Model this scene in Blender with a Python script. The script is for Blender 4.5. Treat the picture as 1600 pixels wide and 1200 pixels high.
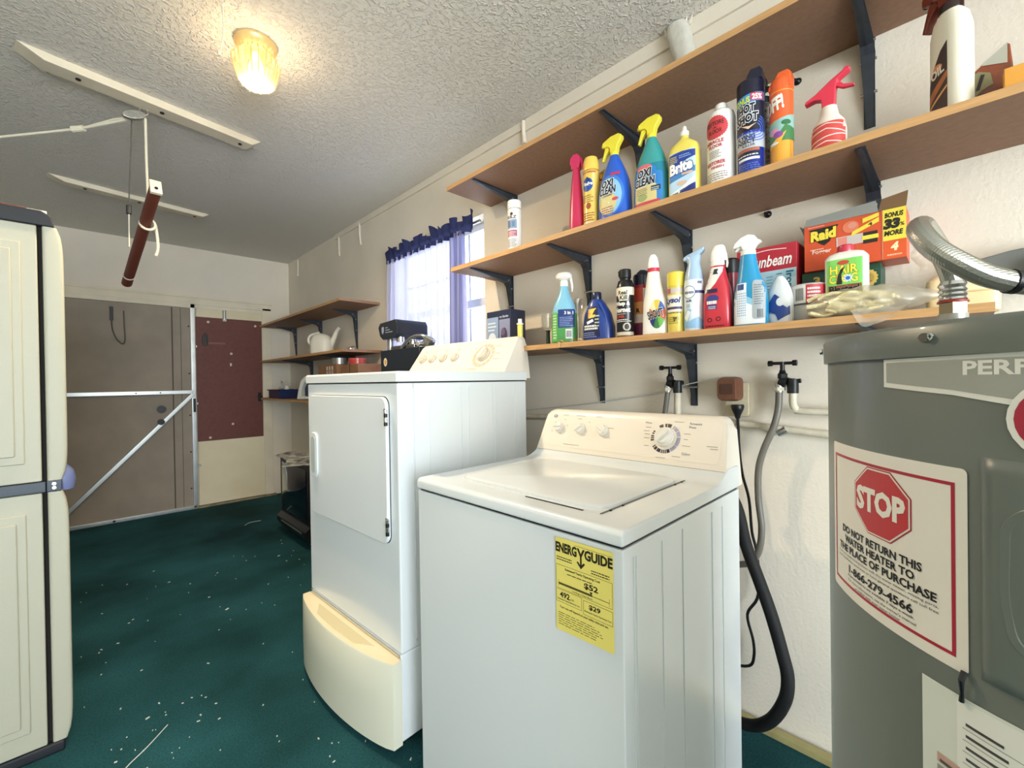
import bpy, bmesh, math, random
from mathutils import Vector, Matrix
R = math.radians
PI = math.pi
random.seed(7)
sc = bpy.context.scene
for o in list(bpy.data.objects): bpy.data.objects.remove(o, do_unlink=True)
COL = sc.collection

# ---------------- camera ----------------
cam = bpy.data.objects.new('camera', bpy.data.cameras.new('camera')); COL.objects.link(cam)
_r = Vector((0.71367449, -0.70031327, -0.0151673)); _u = Vector((0.01544745, -0.00591275, 0.9998632)); _f = Vector((0.70030715, 0.71381115, -0.00659828))
M = Matrix((( _r.x, _u.x, -_f.x, 0.0), (_r.y, _u.y, -_f.y, 0.0), (_r.z, _u.z, -_f.z, 1.1802), (0, 0, 0, 1)))
cam.matrix_world = M
cam.data.sensor_fit = 'HORIZONTAL'; cam.data.sensor_width = 36.0; cam.data.lens = 682.0 / 1600 * 36
cam.data.clip_start = 0.02; cam.data.clip_end = 100
sc.camera = cam

# ---------------- world, lights, exposure ----------------
w = bpy.data.worlds.new('world'); sc.world = w; w.use_nodes = True
w.node_tree.nodes['Background'].inputs[0].default_value = (0.86, 0.93, 1.0, 1)
w.node_tree.nodes['Background'].inputs[1].default_value = 6.5
def light(name, kind, loc, energy, color, size=None, sizey=None, target=None):
    d = bpy.data.lights.new(name, kind); d.energy = energy; d.color = color
    o = bpy.data.objects.new(name, d); COL.objects.link(o); o.location = loc
    if kind == 'AREA':
        d.shape = 'RECTANGLE'; d.size = size; d.size_y = sizey
        o.rotation_euler = (Vector(target) - Vector(loc)).to_track_quat('-Z', 'Y').to_euler()
    elif size: d.shadow_soft_size = size
    return o
# soft cool fill added behind the camera, standing in an assumed doorway
light('rear_fill_light', 'AREA', (-0.55, -3.35, 1.2), 190, (0.84, 0.925, 1.0), 2.1, 2.0, (0.2, 2.0, 2.6))
sc.view_settings.view_transform = 'Standard'; sc.view_settings.look = 'None'
sc.view_settings.gamma = 1.0; sc.view_settings.use_curve_mapping = False
sc.view_settings.exposure = 0.0

W, D, C = 1.634, 5.167, 2.512      # right wall x, back wall y, ceiling z

# ---------------- materials ----------------
def lin(c):
    if isinstance(c, str):
        c = c.lstrip('#'); c = [int(c[i:i+2], 16) / 255 for i in (0, 2, 4)]
    return [(x / 12.92 if x <= 0.04045 else ((x + 0.055) / 1.055) ** 2.4) for x in c]
MATS = {}
def mat(name, col, rough=0.5, metal=0.0, noise=0.0, nscale=20, bump=0.0, bscale=200, trans=0.0, coat=0.0, emit=0, spec=0.5, stretch=None, col2=None):
    if name in MATS: return MATS[name]
    m = bpy.data.materials.new(name); m.use_nodes = True; nt = m.node_tree; b = nt.nodes['Principled BSDF']
    c = lin(col); b.inputs['Base Color'].default_value = (*c, 1); b.inputs['Roughness'].default_value = rough
    b.inputs['Metallic'].default_value = metal; b.inputs['Transmission Weight'].default_value = trans
    b.inputs['Coat Weight'].default_value = coat; b.inputs['Specular IOR Level'].default_value = spec
    if emit: b.inputs['Emission Color'].default_value = (*c, 1); b.inputs['Emission Strength'].default_value = emit
    tc = nt.nodes.new('ShaderNodeTexCoord'); mp = nt.nodes.new('ShaderNodeMapping'); nt.links.new(tc.outputs['Object'], mp.inputs[0])
    if stretch: mp.inputs['Scale'].default_value = stretch
    if noise or col2:
        n = nt.nodes.new('ShaderNodeTexNoise'); n.inputs['Scale'].default_value = nscale; n.inputs['Detail'].default_value = 5
        nt.links.new(mp.outputs[0], n.inputs['Vector'])
        mx = nt.nodes.new('ShaderNodeMix'); mx.data_type = 'RGBA'
        rp = nt.nodes.new('ShaderNodeMapRange'); rp.inputs[1].default_value = 0.32; rp.inputs[2].default_value = 0.68
        nt.links.new(n.outputs[0], rp.inputs[0]); nt.links.new(rp.outputs[0], mx.inputs[0])
        c2 = lin(col2) if col2 else [x * (1 - noise) for x in c]
        mx.inputs[6].default_value = (*c2, 1); mx.inputs[7].default_value = (*[min(1, x * (1 + noise * .4)) for x in c], 1)
        nt.links.new(mx.outputs[2], b.inputs['Base Color'])
    if bump:
        n2 = nt.nodes.new('ShaderNodeTexNoise'); n2.inputs['Scale'].default_value = bscale; n2.inputs['Detail'].default_value = 3
        nt.links.new(mp.outputs[0], n2.inputs['Vector'])
        bp = nt.nodes.new('ShaderNodeBump'); bp.inputs['Strength'].default_value = bump; bp.inputs['Distance'].default_value = 0.004
        nt.links.new(n2.outputs[0], bp.inputs['Height']); nt.links.new(bp.outputs[0], b.inputs['Normal'])
    MATS[name] = m; return m
def ink(col):                       # printed colours and plain plastics, by colour
    return mat('print ' + col, col, 0.45)
def plas(col, rough=0.28):
    return mat('plastic ' + col, col, rough, coat=0.15)

m_wall = mat('painted plaster', '#e8dfce', 0.7, noise=0.05, nscale=3, bump=0.35, bscale=90)
m_trim = mat('cream trim paint', '#e6dcc4', 0.5, noise=0.08, nscale=6)
m_white = mat('white enamel', '#e8eef1', 0.22, coat=0.3)
m_console = mat('bisque console plastic', '#f1e9dc', 0.3)
m_bisque = mat('bisque drawer enamel', '#e4e3cf', 0.3, coat=0.2)
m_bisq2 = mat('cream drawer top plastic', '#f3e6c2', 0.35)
m_blk = mat('black plastic', '#0b0c10', 0.4)
m_brk = mat('black painted steel', '#363c44', 0.42, noise=0.3, nscale=30)
m_oak = mat('oak shelf edge', '#c99b66', 0.5, noise=0.18, nscale=8, stretch=(14, 1.2, 14))
m_board = mat('brown particle board', '#8f6d55', 0.6, noise=0.12, nscale=60)
m_steel = mat('brushed aluminium', '#c6cac8', 0.32, metal=0.85, noise=0.1, nscale=9)
m_chrome = mat('chrome', '#d8d8d6', 0.12, metal=1.0)
m_brass = mat('brass', '#c79a50', 0.25, metal=1.0)
m_galv = mat('galvanised steel', '#b9bab4', 0.35, metal=0.9, noise=0.2, nscale=120)
m_bronze = mat('dark bronze valve', '#2c2e2e', 0.4, metal=0.6, noise=0.3, nscale=80)
m_pvc = mat('painted pipe', '#d9cfb8', 0.5, noise=0.15, nscale=30)
m_heater = mat('grey heater enamel', '#6b736e', 0.36, coat=0.12, noise=0.03, nscale=8, spec=0.6)
m_rope = mat('white rope', '#e3ddc6', 0.8)
m_glass = mat('clear glass', '#f6f6f4', 0.03, trans=1.0)
m_cab = mat('ivory resin', '#b0ae9b', 0.5, bump=0.12, bscale=400)
m_cabd = mat('slate resin', '#39434e', 0.5, bump=0.1, bscale=300)
m_slate = mat('blue grey resin', '#66709a', 0.45)

def ceiling_mat():
    m = mat('popcorn ceiling', '#e6e2d8', 0.9); nt = m.node_tree; b = nt.nodes['Principled BSDF']
    tc = nt.nodes.new('ShaderNodeTexCoord')
    n = nt.nodes.new('ShaderNodeTexNoise'); n.inputs['Scale'].default_value = 66; n.inputs['Detail'].default_value = 2.5; n.inputs['Roughness'].default_value = 0.55
    n.inputs['Distortion'].default_value = 0.8
    nt.links.new(tc.outputs['Object'], n.inputs['Vector'])
    rp = nt.nodes.new('ShaderNodeMapRange'); rp.inputs[1].default_value = 0.45; rp.inputs[2].default_value = 0.72; rp.interpolation_type = 'SMOOTHSTEP'
    nt.links.new(n.outputs[0], rp.inputs[0])
    bp = nt.nodes.new('ShaderNodeBump'); bp.inputs['Strength'].default_value = 0.75; bp.inputs['Distance'].default_value = 0.007
    nt.links.new(rp.outputs[0], bp.inputs['Height']); nt.links.new(bp.outputs[0], b.inputs['Normal'])
    return m
def carpet_mat():
    m = mat('green carpet', '#1c4a48', 0.95, spec=0.15); nt = m.node_tree; b = nt.nodes['Principled BSDF']
    tc = nt.nodes.new('ShaderNodeTexCoord')
    n = nt.nodes.new('ShaderNodeTexNoise'); n.inputs['Scale'].default_value = 1.6; n.inputs['Detail'].default_value = 6
    n2 = nt.nodes.new('ShaderNodeTexNoise'); n2.inputs['Scale'].default_value = 160; n2.inputs['Detail'].default_value = 3
    nt.links.new(tc.outputs['Object'], n.inputs['Vector']); nt.links.new(tc.outputs['Object'], n2.inputs['Vector'])
    cr = nt.nodes.new('ShaderNodeValToRGB'); cr.color_ramp.elements[0].position = 0.34; cr.color_ramp.elements[1].position = 0.7
    cr.color_ramp.elements[0].color = (*lin('#173c3e'), 1); cr.color_ramp.elements[1].color = (*lin('#2e636a'), 1)
    nt.links.new(n.outputs[0], cr.inputs[0])
    mx = nt.nodes.new('ShaderNodeMix'); mx.data_type = 'RGBA'; mx.blend_type = 'MULTIPLY'; mx.inputs[0].default_value = 0.6
    mr = nt.nodes.new('ShaderNodeMapRange'); mr.inputs[1].default_value = .3; mr.inputs[2].default_value = .7; mr.inputs[3].default_value = .45; mr.inputs[4].default_value = 1.3
    nt.links.new(n2.outputs[0], mr.inputs[0])
    nt.links.new(cr.outputs[0], mx.inputs[6]); nt.links.new(mr.outputs[0], mx.inputs[7]); nt.links.new(mx.outputs[2], b.inputs['Base Color'])
    bp = nt.nodes.new('ShaderNodeBump'); bp.inputs['Strength'].default_value = 0.6; bp.inputs['Distance'].default_value = 0.005
    nt.links.new(n2.outputs[0], bp.inputs['Height']); nt.links.new(bp.outputs[0], b.inputs['Normal'])
    return m
def pane_mat(name, tint, k, glossy=0.1, rough=0.02):
    m = bpy.data.materials.new(name); m.use_nodes = True; nt = m.node_tree; nt.nodes.clear()
    out = nt.nodes.new('ShaderNodeOutputMaterial'); t = nt.nodes.new('ShaderNodeBsdfTransparent'); g = nt.nodes.new('ShaderNodeBsdfGlossy')
    t.inputs[0].default_value = (*tint, 1); g.inputs['Roughness'].default_value = rough; g.inputs[0].default_value = (.9, .9, .9, 1)
    mx = nt.nodes.new('ShaderNodeMixShader'); mx.inputs[0].default_value = glossy
    nt.links.new(t.outputs[0], mx.inputs[1]); nt.links.new(g.outputs[0], mx.inputs[2])
    last = mx
    if k:
        tr = nt.nodes.new('ShaderNodeBsdfTranslucent'); tr.inputs[0].default_value = (*tint, 1)
        df = nt.nodes.new('ShaderNodeBsdfDiffuse'); df.inputs[0].default_value = (*tint, 1)
        a = nt.nodes.new('ShaderNodeMixShader'); nt.links.new(tr.outputs[0], a.inputs[1]); nt.links.new(df.outputs[0], a.inputs[2])
        m2 = nt.nodes.new('ShaderNodeMixShader'); m2.inputs[0].default_value = k
        nt.links.new(mx.outputs[0], m2.inputs[1]); nt.links.new(a.outputs[0], m2.inputs[2]); last = m2
    nt.links.new(last.outputs[0], out.inputs[0]); return m
m_pane = pane_mat('window glass', (0.97, 0.99, 1.0), 0)
m_shade = pane_mat('ribbed shade glass', (1.0, 0.95, 0.84), 0.035, 0.2, 0.08)
m_film = pane_mat('clear plastic film', (0.96, 0.94, 0.86), 0.26, 0.14, 0.15)
m_clear = pane_mat('thin clear glass', (0.93, 0.94, 0.93), 0.05, 0.16, 0.03)
m_sheer = pane_mat('sheer lilac curtain', (0.62, 0.62, 0.80), 0.72, 0.0)
m_navy_sheer = pane_mat('navy curtain header', (0.035, 0.04, 0.10), 1.0, 0.0)

# ---------------- mesh helpers ----------------
class MB:
    def __init__(s): s.bm = bmesh.new(); s.mats = []
    def mi(s, m):
        if m not in s.mats: s.mats.append(m)
        return s.mats.index(m)
    def _fin(s, faces, m):
        i = s.mi(m)
        for f in faces: f.material_index = i
    def box(s, x0, x1, y0, y1, z0, z1, m, mtx=None):
        vs = [s.bm.verts.new((x, y, z)) for x in (x0, x1) for y in (y0, y1) for z in (z0, z1)]
        if mtx: bmesh.ops.transform(s.bm, matrix=mtx, verts=vs)
        fs = [s.bm.faces.new([vs[i] for i in q]) for q in ((0,1,3,2),(4,6,7,5),(0,4,5,1),(2,3,7,6),(0,2,6,4),(1,5,7,3))]
        s._fin(fs, m); return s
    def cyl(s, p0, p1, r0, m, r1=None, n=20, cap=True):
        return s.tube([p0, p1], [r0, r0 if r1 is None else r1], m, n, cap)
    def tube(s, pts, r, m, n=12, cap=True, smoothn=0):
        pts = [Vector(p) for p in pts]
        if not isinstance(r, (list, tuple)): r = [r] * len(pts)
        if smoothn: pts, r = catmull(pts, r, smoothn)
        rings = []; up = None
        for i, p in enumerate(pts):
            a = pts[max(i-1, 0)]; b = pts[min(i+1, len(pts)-1)]; t = (b - a).normalized()
            if up is None:
                up = Vector((0, 0, 1)) if abs(t.z) < .9 else Vector((1, 0, 0))
            u = (up - t * up.dot(t)).normalized(); v = t.cross(u); up = u
            rings.append([s.bm.verts.new(p + (u * math.cos(2*PI*k/n) + v * math.sin(2*PI*k/n)) * r[i]) for k in range(n)])
        fs = []
        for a, b in zip(rings, rings[1:]):
            for k in range(n): fs.append(s.bm.faces.new((a[k], a[(k+1) % n], b[(k+1) % n], b[k])))
        if cap: fs.append(s.bm.faces.new(rings[0][::-1])); fs.append(s.bm.faces.new(rings[-1]))
        s._fin(fs, m); return s
    def lathe(s, prof, m, c=(0, 0), n=36, cap=True, mfun=None):
        rings = [[s.bm.verts.new((c[0] + r*math.cos(2*PI*k/n), c[1] + r*math.sin(2*PI*k/n), z)) for k in range(n)] for r, z in prof]
        for j, (a, b) in enumerate(zip(rings, rings[1:])):
            fs = [s.bm.faces.new((a[k], a[(k+1) % n], b[(k+1) % n], b[k])) for k in range(n)]
            s._fin(fs, mfun(j) if mfun else m)
        if cap:
            s._fin([s.bm.faces.new(rings[0][::-1]), s.bm.faces.new(rings[-1])], m)
        return s
    def loft(s, secs, m, n=36, cap=True, mfun=None):
        # secs: (z, rx, ry, cx, cy, exponent)
        rings = []
        for (z, rx, ry, cx, cy, e) in secs:
            ring = []
            for k in range(n):
                a = 2*PI*k/n; ca, sa = math.cos(a), math.sin(a)
                ring.append(s.bm.verts.new((cx + rx*math.copysign(abs(ca)**(2/e), ca), cy + ry*math.copysign(abs(sa)**(2/e), sa), z)))
            rings.append(ring)
        for j, (a, b) in enumerate(zip(rings, rings[1:])):
            fs = [s.bm.faces.new((a[k], a[(k+1) % n], b[(k+1) % n], b[k])) for k in range(n)]
            s._fin(fs, mfun((secs[j][0] + secs[j+1][0]) / 2) if mfun else m)
        if cap: s._fin([s.bm.faces.new(rings[0][::-1]), s.bm.faces.new(rings[-1])], m)
        return s
    def prism(s, poly, m, axis='y', t0=-.01, t1=.01, mtx=None):
        def P(a, b, t): return {'y': (a, t, b), 'x': (t, a, b), 'z': (a, b, t)}[axis]
        A = [s.bm.verts.new(P(a, b, t0)) for a, b in poly]; B = [s.bm.verts.new(P(a, b, t1)) for a, b in poly]
        if mtx: bmesh.ops.transform(s.bm, matrix=mtx, verts=A + B)
        n = len(poly); fs = [s.bm.faces.new(A[::-1]), s.bm.faces.new(B)]
        for k in range(n): fs.append(s.bm.faces.new((A[k], A[(k+1) % n], B[(k+1) % n], B[k])))
        s._fin(fs, m); return s
    def grid(s, fn, nu, nv, m, closed=False):
        V = [[s.bm.verts.new(fn(i/nu, j/nv)) for j in range(nv+1)] for i in range(nu+1)]
        fs = [s.bm.faces.new((V[i][j], V[i+1][j], V[i+1][j+1], V[i][j+1])) for i in range(nu) for j in range(nv)]
        s._fin(fs, m); return s
    def build(s, name, parent=None, bevel=0, seg=2, solid=0, sub=0, sharp=35, loc=None):
        bmesh.ops.recalc_face_normals(s.bm, faces=s.bm.faces)
        for f in s.bm.faces: f.smooth = True
        lim = R(sharp)
        for e in s.bm.edges:
            if len(e.link_faces) == 2 and e.calc_face_angle(0) > lim and not bevel: e.smooth = False
        me = bpy.data.meshes.new(name); s.bm.to_mesh(me); s.bm.free()
        for m in s.mats: me.materials.append(m)
        o = bpy.data.objects.new(name, me); COL.objects.link(o)
        if parent: o.parent = parent
        if loc: o.location = loc
        if bevel:
            b = o.modifiers.new('bevel', 'BEVEL'); b.width = bevel; b.segments = seg; b.limit_method = 'ANGLE'; b.angle_limit = R(40); b.harden_normals = False
            wn = o.modifiers.new('wn', 'WEIGHTED_NORMAL'); wn.keep_sharp = True
        if solid:
            q = o.modifiers.new('solid', 'SOLIDIFY'); q.thickness = solid; q.offset = 0
        if sub:
            q = o.modifiers.new('sub', 'SUBSURF'); q.levels = sub; q.render_levels = sub
        return o
def catmull(P, r, n):
    out, ro = [], []
    for i in range(len(P)-1):
        p0 = P[max(i-1, 0)]; p1 = P[i]; p2 = P[i+1]; p3 = P[min(i+2, len(P)-1)]
        for k in range(n):
            t = k/n
            out.append(0.5*((2*p1) + (p2-p0)*t + (2*p0-5*p1+4*p2-p3)*t*t + (3*p1-p0-3*p2+p3)*t**3)); ro.append(r[i]*(1-t) + r[i+1]*t)
    out.append(P[-1]); ro.append(r[-1]); return out, ro
def tag(o, label=None, cat=None, group=None, kind=None):
    if label: o['label'] = label
    if cat: o['category'] = cat
    if group: o['group'] = group
    if kind: o['kind'] = kind
    return o
def thing(name, label, cat, loc=(0, 0, 0), rz=0, group=None):
    o = bpy.data.objects.new(name, None); COL.objects.link(o); o.location = loc; o.rotation_euler = (0, 0, rz)
    o.empty_display_size = 0.05
    return tag(o, label, cat, group)
def struct(name, mb, parent=None, **k):
    o = mb.build(name, parent, **k)
    if parent is None: o['kind'] = 'structure'
    return o

# ---------------- printed labels ----------------
def pl_map(O, U, V):
    O, U, V = Vector(O), Vector(U).normalized(), Vector(V).normalized(); N = U.cross(V)
    return lambda s, t, off: O + U*s + V*t + N*off
def cyl_map(r, a0=0.0, c=(0, 0)):
    def f(s, t, off):
        a = a0 + s / r; return Vector((c[0] + (r+off)*math.sin(a), c[1] - (r+off)*math.cos(a), t))
    return f
def loft_map(secs):
    def f(s, t, off):
        zs = [q[0] for q in secs]; i = max(0, min(len(zs)-2, next((k for k in range(len(zs)-1) if zs[k+1] >= t), len(zs)-2)))
        k = (t - zs[i]) / max(1e-6, zs[i+1]-zs[i]); a = [secs[i][j]*(1-k) + secs[i+1][j]*k for j in range(6)]
        x = (s - a[3]) / a[1]; x = max(-.985, min(.985, x)); y = (1 - abs(x)**a[5])**(1/a[5])
        return Vector((a[3] + x*a[1], a[4] - a[2]*y - off, t))
    return f
class Decal:
    def __init__(s, fn, step=None, vstep=None, base=0.0004, dl=0.00025):
        s.fn, s.step, s.vstep, s.base, s.dl = fn, step, vstep, base, dl; s.mb = MB()
    def _add(s, bm, m, layer):
        if s.step:
            xs = [v.co.x for v in bm.verts]
            if xs:
                k = math.floor(min(xs)/s.step)+1
                while k*s.step < max(xs):
                    bmesh.ops.bisect_plane(bm, geom=bm.verts[:]+bm.edges[:]+bm.faces[:], plane_co=(k*s.step, 0, 0), plane_no=(1, 0, 0)); k += 1
        if s.vstep:
            ys = [v.co.y for v in bm.verts]; k = math.floor(min(ys)/s.vstep)+1
            while k*s.vstep < max(ys):
                bmesh.ops.bisect_plane(bm, geom=bm.verts[:]+bm.edges[:]+bm.faces[:], plane_co=(0, k*s.vstep, 0), plane_no=(0, 1, 0)); k += 1
        mp = {}
        for v in bm.verts: mp[v] = s.mb.bm.verts.new(s.fn(v.co.x, v.co.y, s.base + layer*s.dl))
        i = s.mb.mi(m)
        for f in bm.faces:
            try: nf = s.mb.bm.faces.new([mp[v] for v in f.verts]); nf.material_index = i
            except ValueError: pass
        bm.free()
    def poly(s, pts, col, layer=0):
        bm = bmesh.new(); f = bm.faces.new([bm.verts.new((x, y, 0)) for x, y in pts])
        if f.normal.z < 0: f.normal_flip()
        bm.normal_update()
        if f.normal.z < 0: bmesh.ops.reverse_faces(bm, faces=[f])
        if len(pts) > 4: bmesh.ops.triangulate(bm, faces=bm.faces[:])
        s._add(bm, ink(col) if isinstance(col, str) else col, layer); return s
    def rect(s, x0, y0, x1, y1, col, layer=0, r=0):
        if r: 
            p = []
            for cx, cy, a in ((x1-r, y1-r, 0), (x0+r, y1-r, 90), (x0+r, y0+r, 180), (x1-r, y0+r, 270)):
                p += [(cx + r*math.cos(R(a+d)), cy + r*math.sin(R(a+d))) for d in (0, 22, 45, 67, 90)]
        else: p = [(x0, y0), (x1, y0), (x1, y1), (x0, y1)]
        return s.poly(p, col, layer)
    def frame(s, x0, y0, x1, y1, t, col, layer=1):
        s.rect(x0, y0, x1, y0+t, col, layer); s.rect(x0, y1-t, x1, y1, col, layer); s.rect(x0, y0+t, x0+t, y1-t, col, layer); s.rect(x1-t, y0+t, x1, y1-t, col, layer); return s
    def ell(s, cx, cy, rx, ry, col, layer=0, n=28, a0=0, a1=360):
        return s.poly([(cx + rx*math.cos(R(a0+(a1-a0)*k/n)), cy + ry*math.sin(R(a0+(a1-a0)*k/n))) for k in range(n if a1-a0 == 360 else n+1)], col, layer)
    def ring(s, cx, cy, r0, r1, col, layer=1, a0=0, a1=360, n=24, asp=1):
        for k in range(n):
            a, b = R(a0+(a1-a0)*k/n), R(a0+(a1-a0)*(k+1)/n)
            s.poly([(cx+r0*math.cos(a), cy+r0*asp*math.sin(a)), (cx+r1*math.cos(a), cy+r1*asp*math.sin(a)), (cx+r1*math.cos(b), cy+r1*asp*math.sin(b)), (cx+r0*math.cos(b), cy+r0*asp*math.sin(b))], col, layer)
        return s
    def text(s, body, x0, y0, w, h, col, layer=2, bold=0.02, shear=0, rot=0, edge=None, ew=0.035):
        if edge: s.text(body, x0, y0, w, h, edge, layer, bold=bold+ew, shear=shear, rot=rot); layer += 1
        cu = bpy.data.curves.new('t', 'FONT'); cu.body = body; cu.size = 1; cu.resolution_u = 2; cu.offset = 0; cu.shear = shear
        ob = bpy.data.objects.new('t', cu); COL.objects.link(ob)
        me0 = bpy.data.meshes.new_from_object(ob); xs = [v.co.x for v in me0.vertices]; ys = [v.co.y for v in me0.vertices]
        bpy.data.meshes.remove(me0)
        cu.offset = bold
        me = bpy.data.meshes.new_from_object(ob); bm = bmesh.new(); bm.from_mesh(me)
        ax, bx, ay, by = min(xs), max(xs), min(ys), max(ys)
        cr, sr = math.cos(R(rot)), math.sin(R(rot))
        for v in bm.verts:
            x = (v.co.x-ax)/(bx-ax)*w; y = (v.co.y-ay)/(by-ay)*h
            v.co = (x0 + x*cr - y*sr, y0 + x*sr + y*cr, 0)
        bpy.data.objects.remove(ob); bpy.data.curves.remove(cu); bpy.data.meshes.remove(me)
        s._add(bm, ink(col) if isinstance(col, str) else col, layer); return s
    def lines(s, x0, y0, x1, y1, n, col, layer=2, fill=.4, seed=1):      # rows of small unreadable print, as broken dashes
        rg = random.Random(seed); dy = (y1-y0)/n
        for k in range(n):
            x = x0; y = y1 - (k+1)*dy; end = x1 - (x1-x0)*rg.uniform(0, .25)
            while x < end:
                l = (x1-x0)*rg.uniform(.06, .16); s.rect(x, y, min(x+l, end), y+dy*fill, col, layer); x += l + (x1-x0)*.025
        return s
    def build(s, name='label', parent=None, label=None):
        for f in s.mb.bm.faces: f.smooth = False
        me = bpy.data.meshes.new(name); s.mb.bm.to_mesh(me); s.mb.bm.free()
        for m in s.mb.mats: me.materials.append(m)
        o = bpy.data.objects.new(name, me); COL.objects.link(o); o.parent = parent
        if label: o['label'] = label
        return o

# ================= ROOM =================
X0, Y0 = -1.7, -3.6
b = MB().box(X0, W+.25, Y0, D+.15, -.1, 0, carpet_mat()); struct('floor', b)
b = MB().box(X0-.1, W+.25, Y0-.1, D+.2, C, C+.1, ceiling_mat()); struct('ceiling', b)
WY0, WY1, WZ0, WZ1 = 1.875, 2.875, 1.20, 2.135
b = MB()
b.box(W, W+.2, Y0, WY0, 0, C, m_wall).box(W, W+.2, WY1, D+.15, 0, C, m_wall).box(W, W+.2, WY0, WY1, 0, WZ0, m_wall).box(W, W+.2, WY0, WY1, WZ1, C, m_wall)
struct('wall_right', b)
struct('wall_back', MB().box(X0, W, D, D+.15, 0, C, m_wall))
struct('wall_left', MB().box(X0-.1, X0, Y0, D+.15, 0, C, m_wall))
b = MB().box(X0, -1.62, Y0-.1, Y0, 0, C, m_wall).box(.12, W+.2, Y0-.1, Y0, 0, C, m_wall).box(-1.62, .12, Y0-.1, Y0, 2.35, C, m_wall)
struct('wall_front', b)
# plain boards closing the wall to the ceiling
b = MB().box(W-.012, W, Y0, 1.53, 2.452, C, m_wall).box(W-.012, W, 1.552, 3.9, 2.468, C, m_wall)
struct('trim_1', b, bevel=.003)
# baseboard-like timber strip lying at the wall foot beside the heater
tag(MB().box(1.588, 1.618, -.3, .66, 0, .022, mat('bare pine strip', '#a79d6a', .6, noise=.2, nscale=12)).build('wood_strip', bevel=.002), 'pale narrow wooden strip lying on the carpet along the wall foot', 'wood strip')

# window
wn = MB()
fx0, fx1 = W+.09, W+.13
m_sash = mat('white sash paint', '#dfe3ea', .5)
wn.box(fx0, fx1, WY0, WY0+.04, WZ0, WZ1, m_sash).box(fx0, fx1, WY1-.04, WY1, WZ0, WZ1, m_sash).box(fx0, fx1, WY0, WY1, WZ1-.04, WZ1, m_sash).box(fx0, fx1, WY0, WY1, WZ0, WZ0+.04, m_sash)
wn.box(fx0-.01, fx1, WY0, WY1, 1.635, 1.685, m_sash)
win = struct('window_1', wn, bevel=.003)
mu = MB()
for yy in (2.13, 2.375, 2.62): mu.box(fx0+.01, fx1-.01, yy-.009, yy+.009, WZ0+.04, WZ1-.04, m_sash)
for zz in (1.42, 1.87): mu.box(fx0+.01, fx1-.01, WY0+.04, WY1-.04, zz-.009, zz+.009, m_sash)
mu.build('muntins', win)
MB().box(W+.108, W+.112, WY0+.03, WY1-.03, WZ0+.03, WZ1-.03, m_pane).build('pane', win)
MB().box(W-.02, W+.09, WY0, WY1, WZ0-.03, WZ0, m_trim).build('sill', win, bevel=.004)

# back wall: screened door, slab door, casing
m_taupe = mat('taupe door paint', '#a09383', .6, noise=.14, nscale=4)
m_taupd = mat('dark taupe groove', '#5b5046', .7)
b = MB().box(-.62, .735, D-.03, D, .02, 1.925, m_taupe)
d1 = struct('door_1', b)
MB().box(.592, .602, D-.032, D-.029, .03, 1.92, m_taupd).box(.66, .664, D-.032, D-.029, .03, 1.92, m_taupd).build('groove', d1)
fr = MB().box(.735, .772, D-.05, D-.0, 0, 1.965, m_steel).box(-.62, .772, D-.05, D, 1.925, 1.965, m_trim).box(-.62, .76, D-.05, D, 0, .035, m_steel)
fr.build('door_frame', d1, bevel=.003)
MB().box(-.62, .745, D-.062, D-.03, 1.105, 1.14, m_steel).build('cross_bar', d1, bevel=.003)
b = MB(); ang = math.atan2(1.09-.14, .735+.122); L = math.hypot(1.09-.14, .735+.122)
b.box(0, L+.2, -.062, -.035, -.016, .016, m_steel, Matrix.Translation((-.122-.2*math.cos(ang)*.9, D, .14-.2*math.sin(ang)*.9)) @ Matrix.Rotation(-ang, 4, 'Y'))
b.build('diagonal_brace', d1, bevel=.002)
MB().cyl((.508, D-.03, .97), (.508, D-.05, .97), .034, m_blk).build('deadbolt', d1)
MB().cyl((.50, D-.03, .855), (.50, D-.055, .855), .02, m_bronze).cyl((.50, D-.055, .855), (.50, D-.09, .855), .026, m_bronze).build('door_knob', d1)
MB().box(.745, .765, D-.058, D-.05, .93, 1.06, m_bronze).build('latch', d1, bevel=.002)
b = MB()
for zz in (.2, .55, .9, 1.3, 1.75): b.cyl((.722, D-.03, zz), (.722, D-.036, zz), .007, m_bronze, n=8)
for xx in (.33, .5): b.cyl((xx, D-.062, 1.122), (xx, D-.067, 1.122), .006, m_bronze, n=8)
b.cyl((.17, D-.05, .018), (.17, D-.056, .018), .01, m_blk, n=10)
b.build('screws', d1)
t = thing('cable_hook', 'dark hook with looped cable at the top of the taupe door', 'hook', (.18, D-.03, 1.82))
MB().box(-.012, .012, -.015, 0, -.06, .06, m_bronze).build('hook_plate', t, bevel=.002)
MB().tube([(0, -.02, -.06), (.005, -.025, -.14), (.03, -.025, -.22), (.065, -.025, -.26), (.085, -.02, -.23), (.082, -.02, -.1), (.08, -.015, .03)], .005, mat('grey cable', '#5d5a50', .6), smoothn=4, n=8).build('cable_loop', t)

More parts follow.
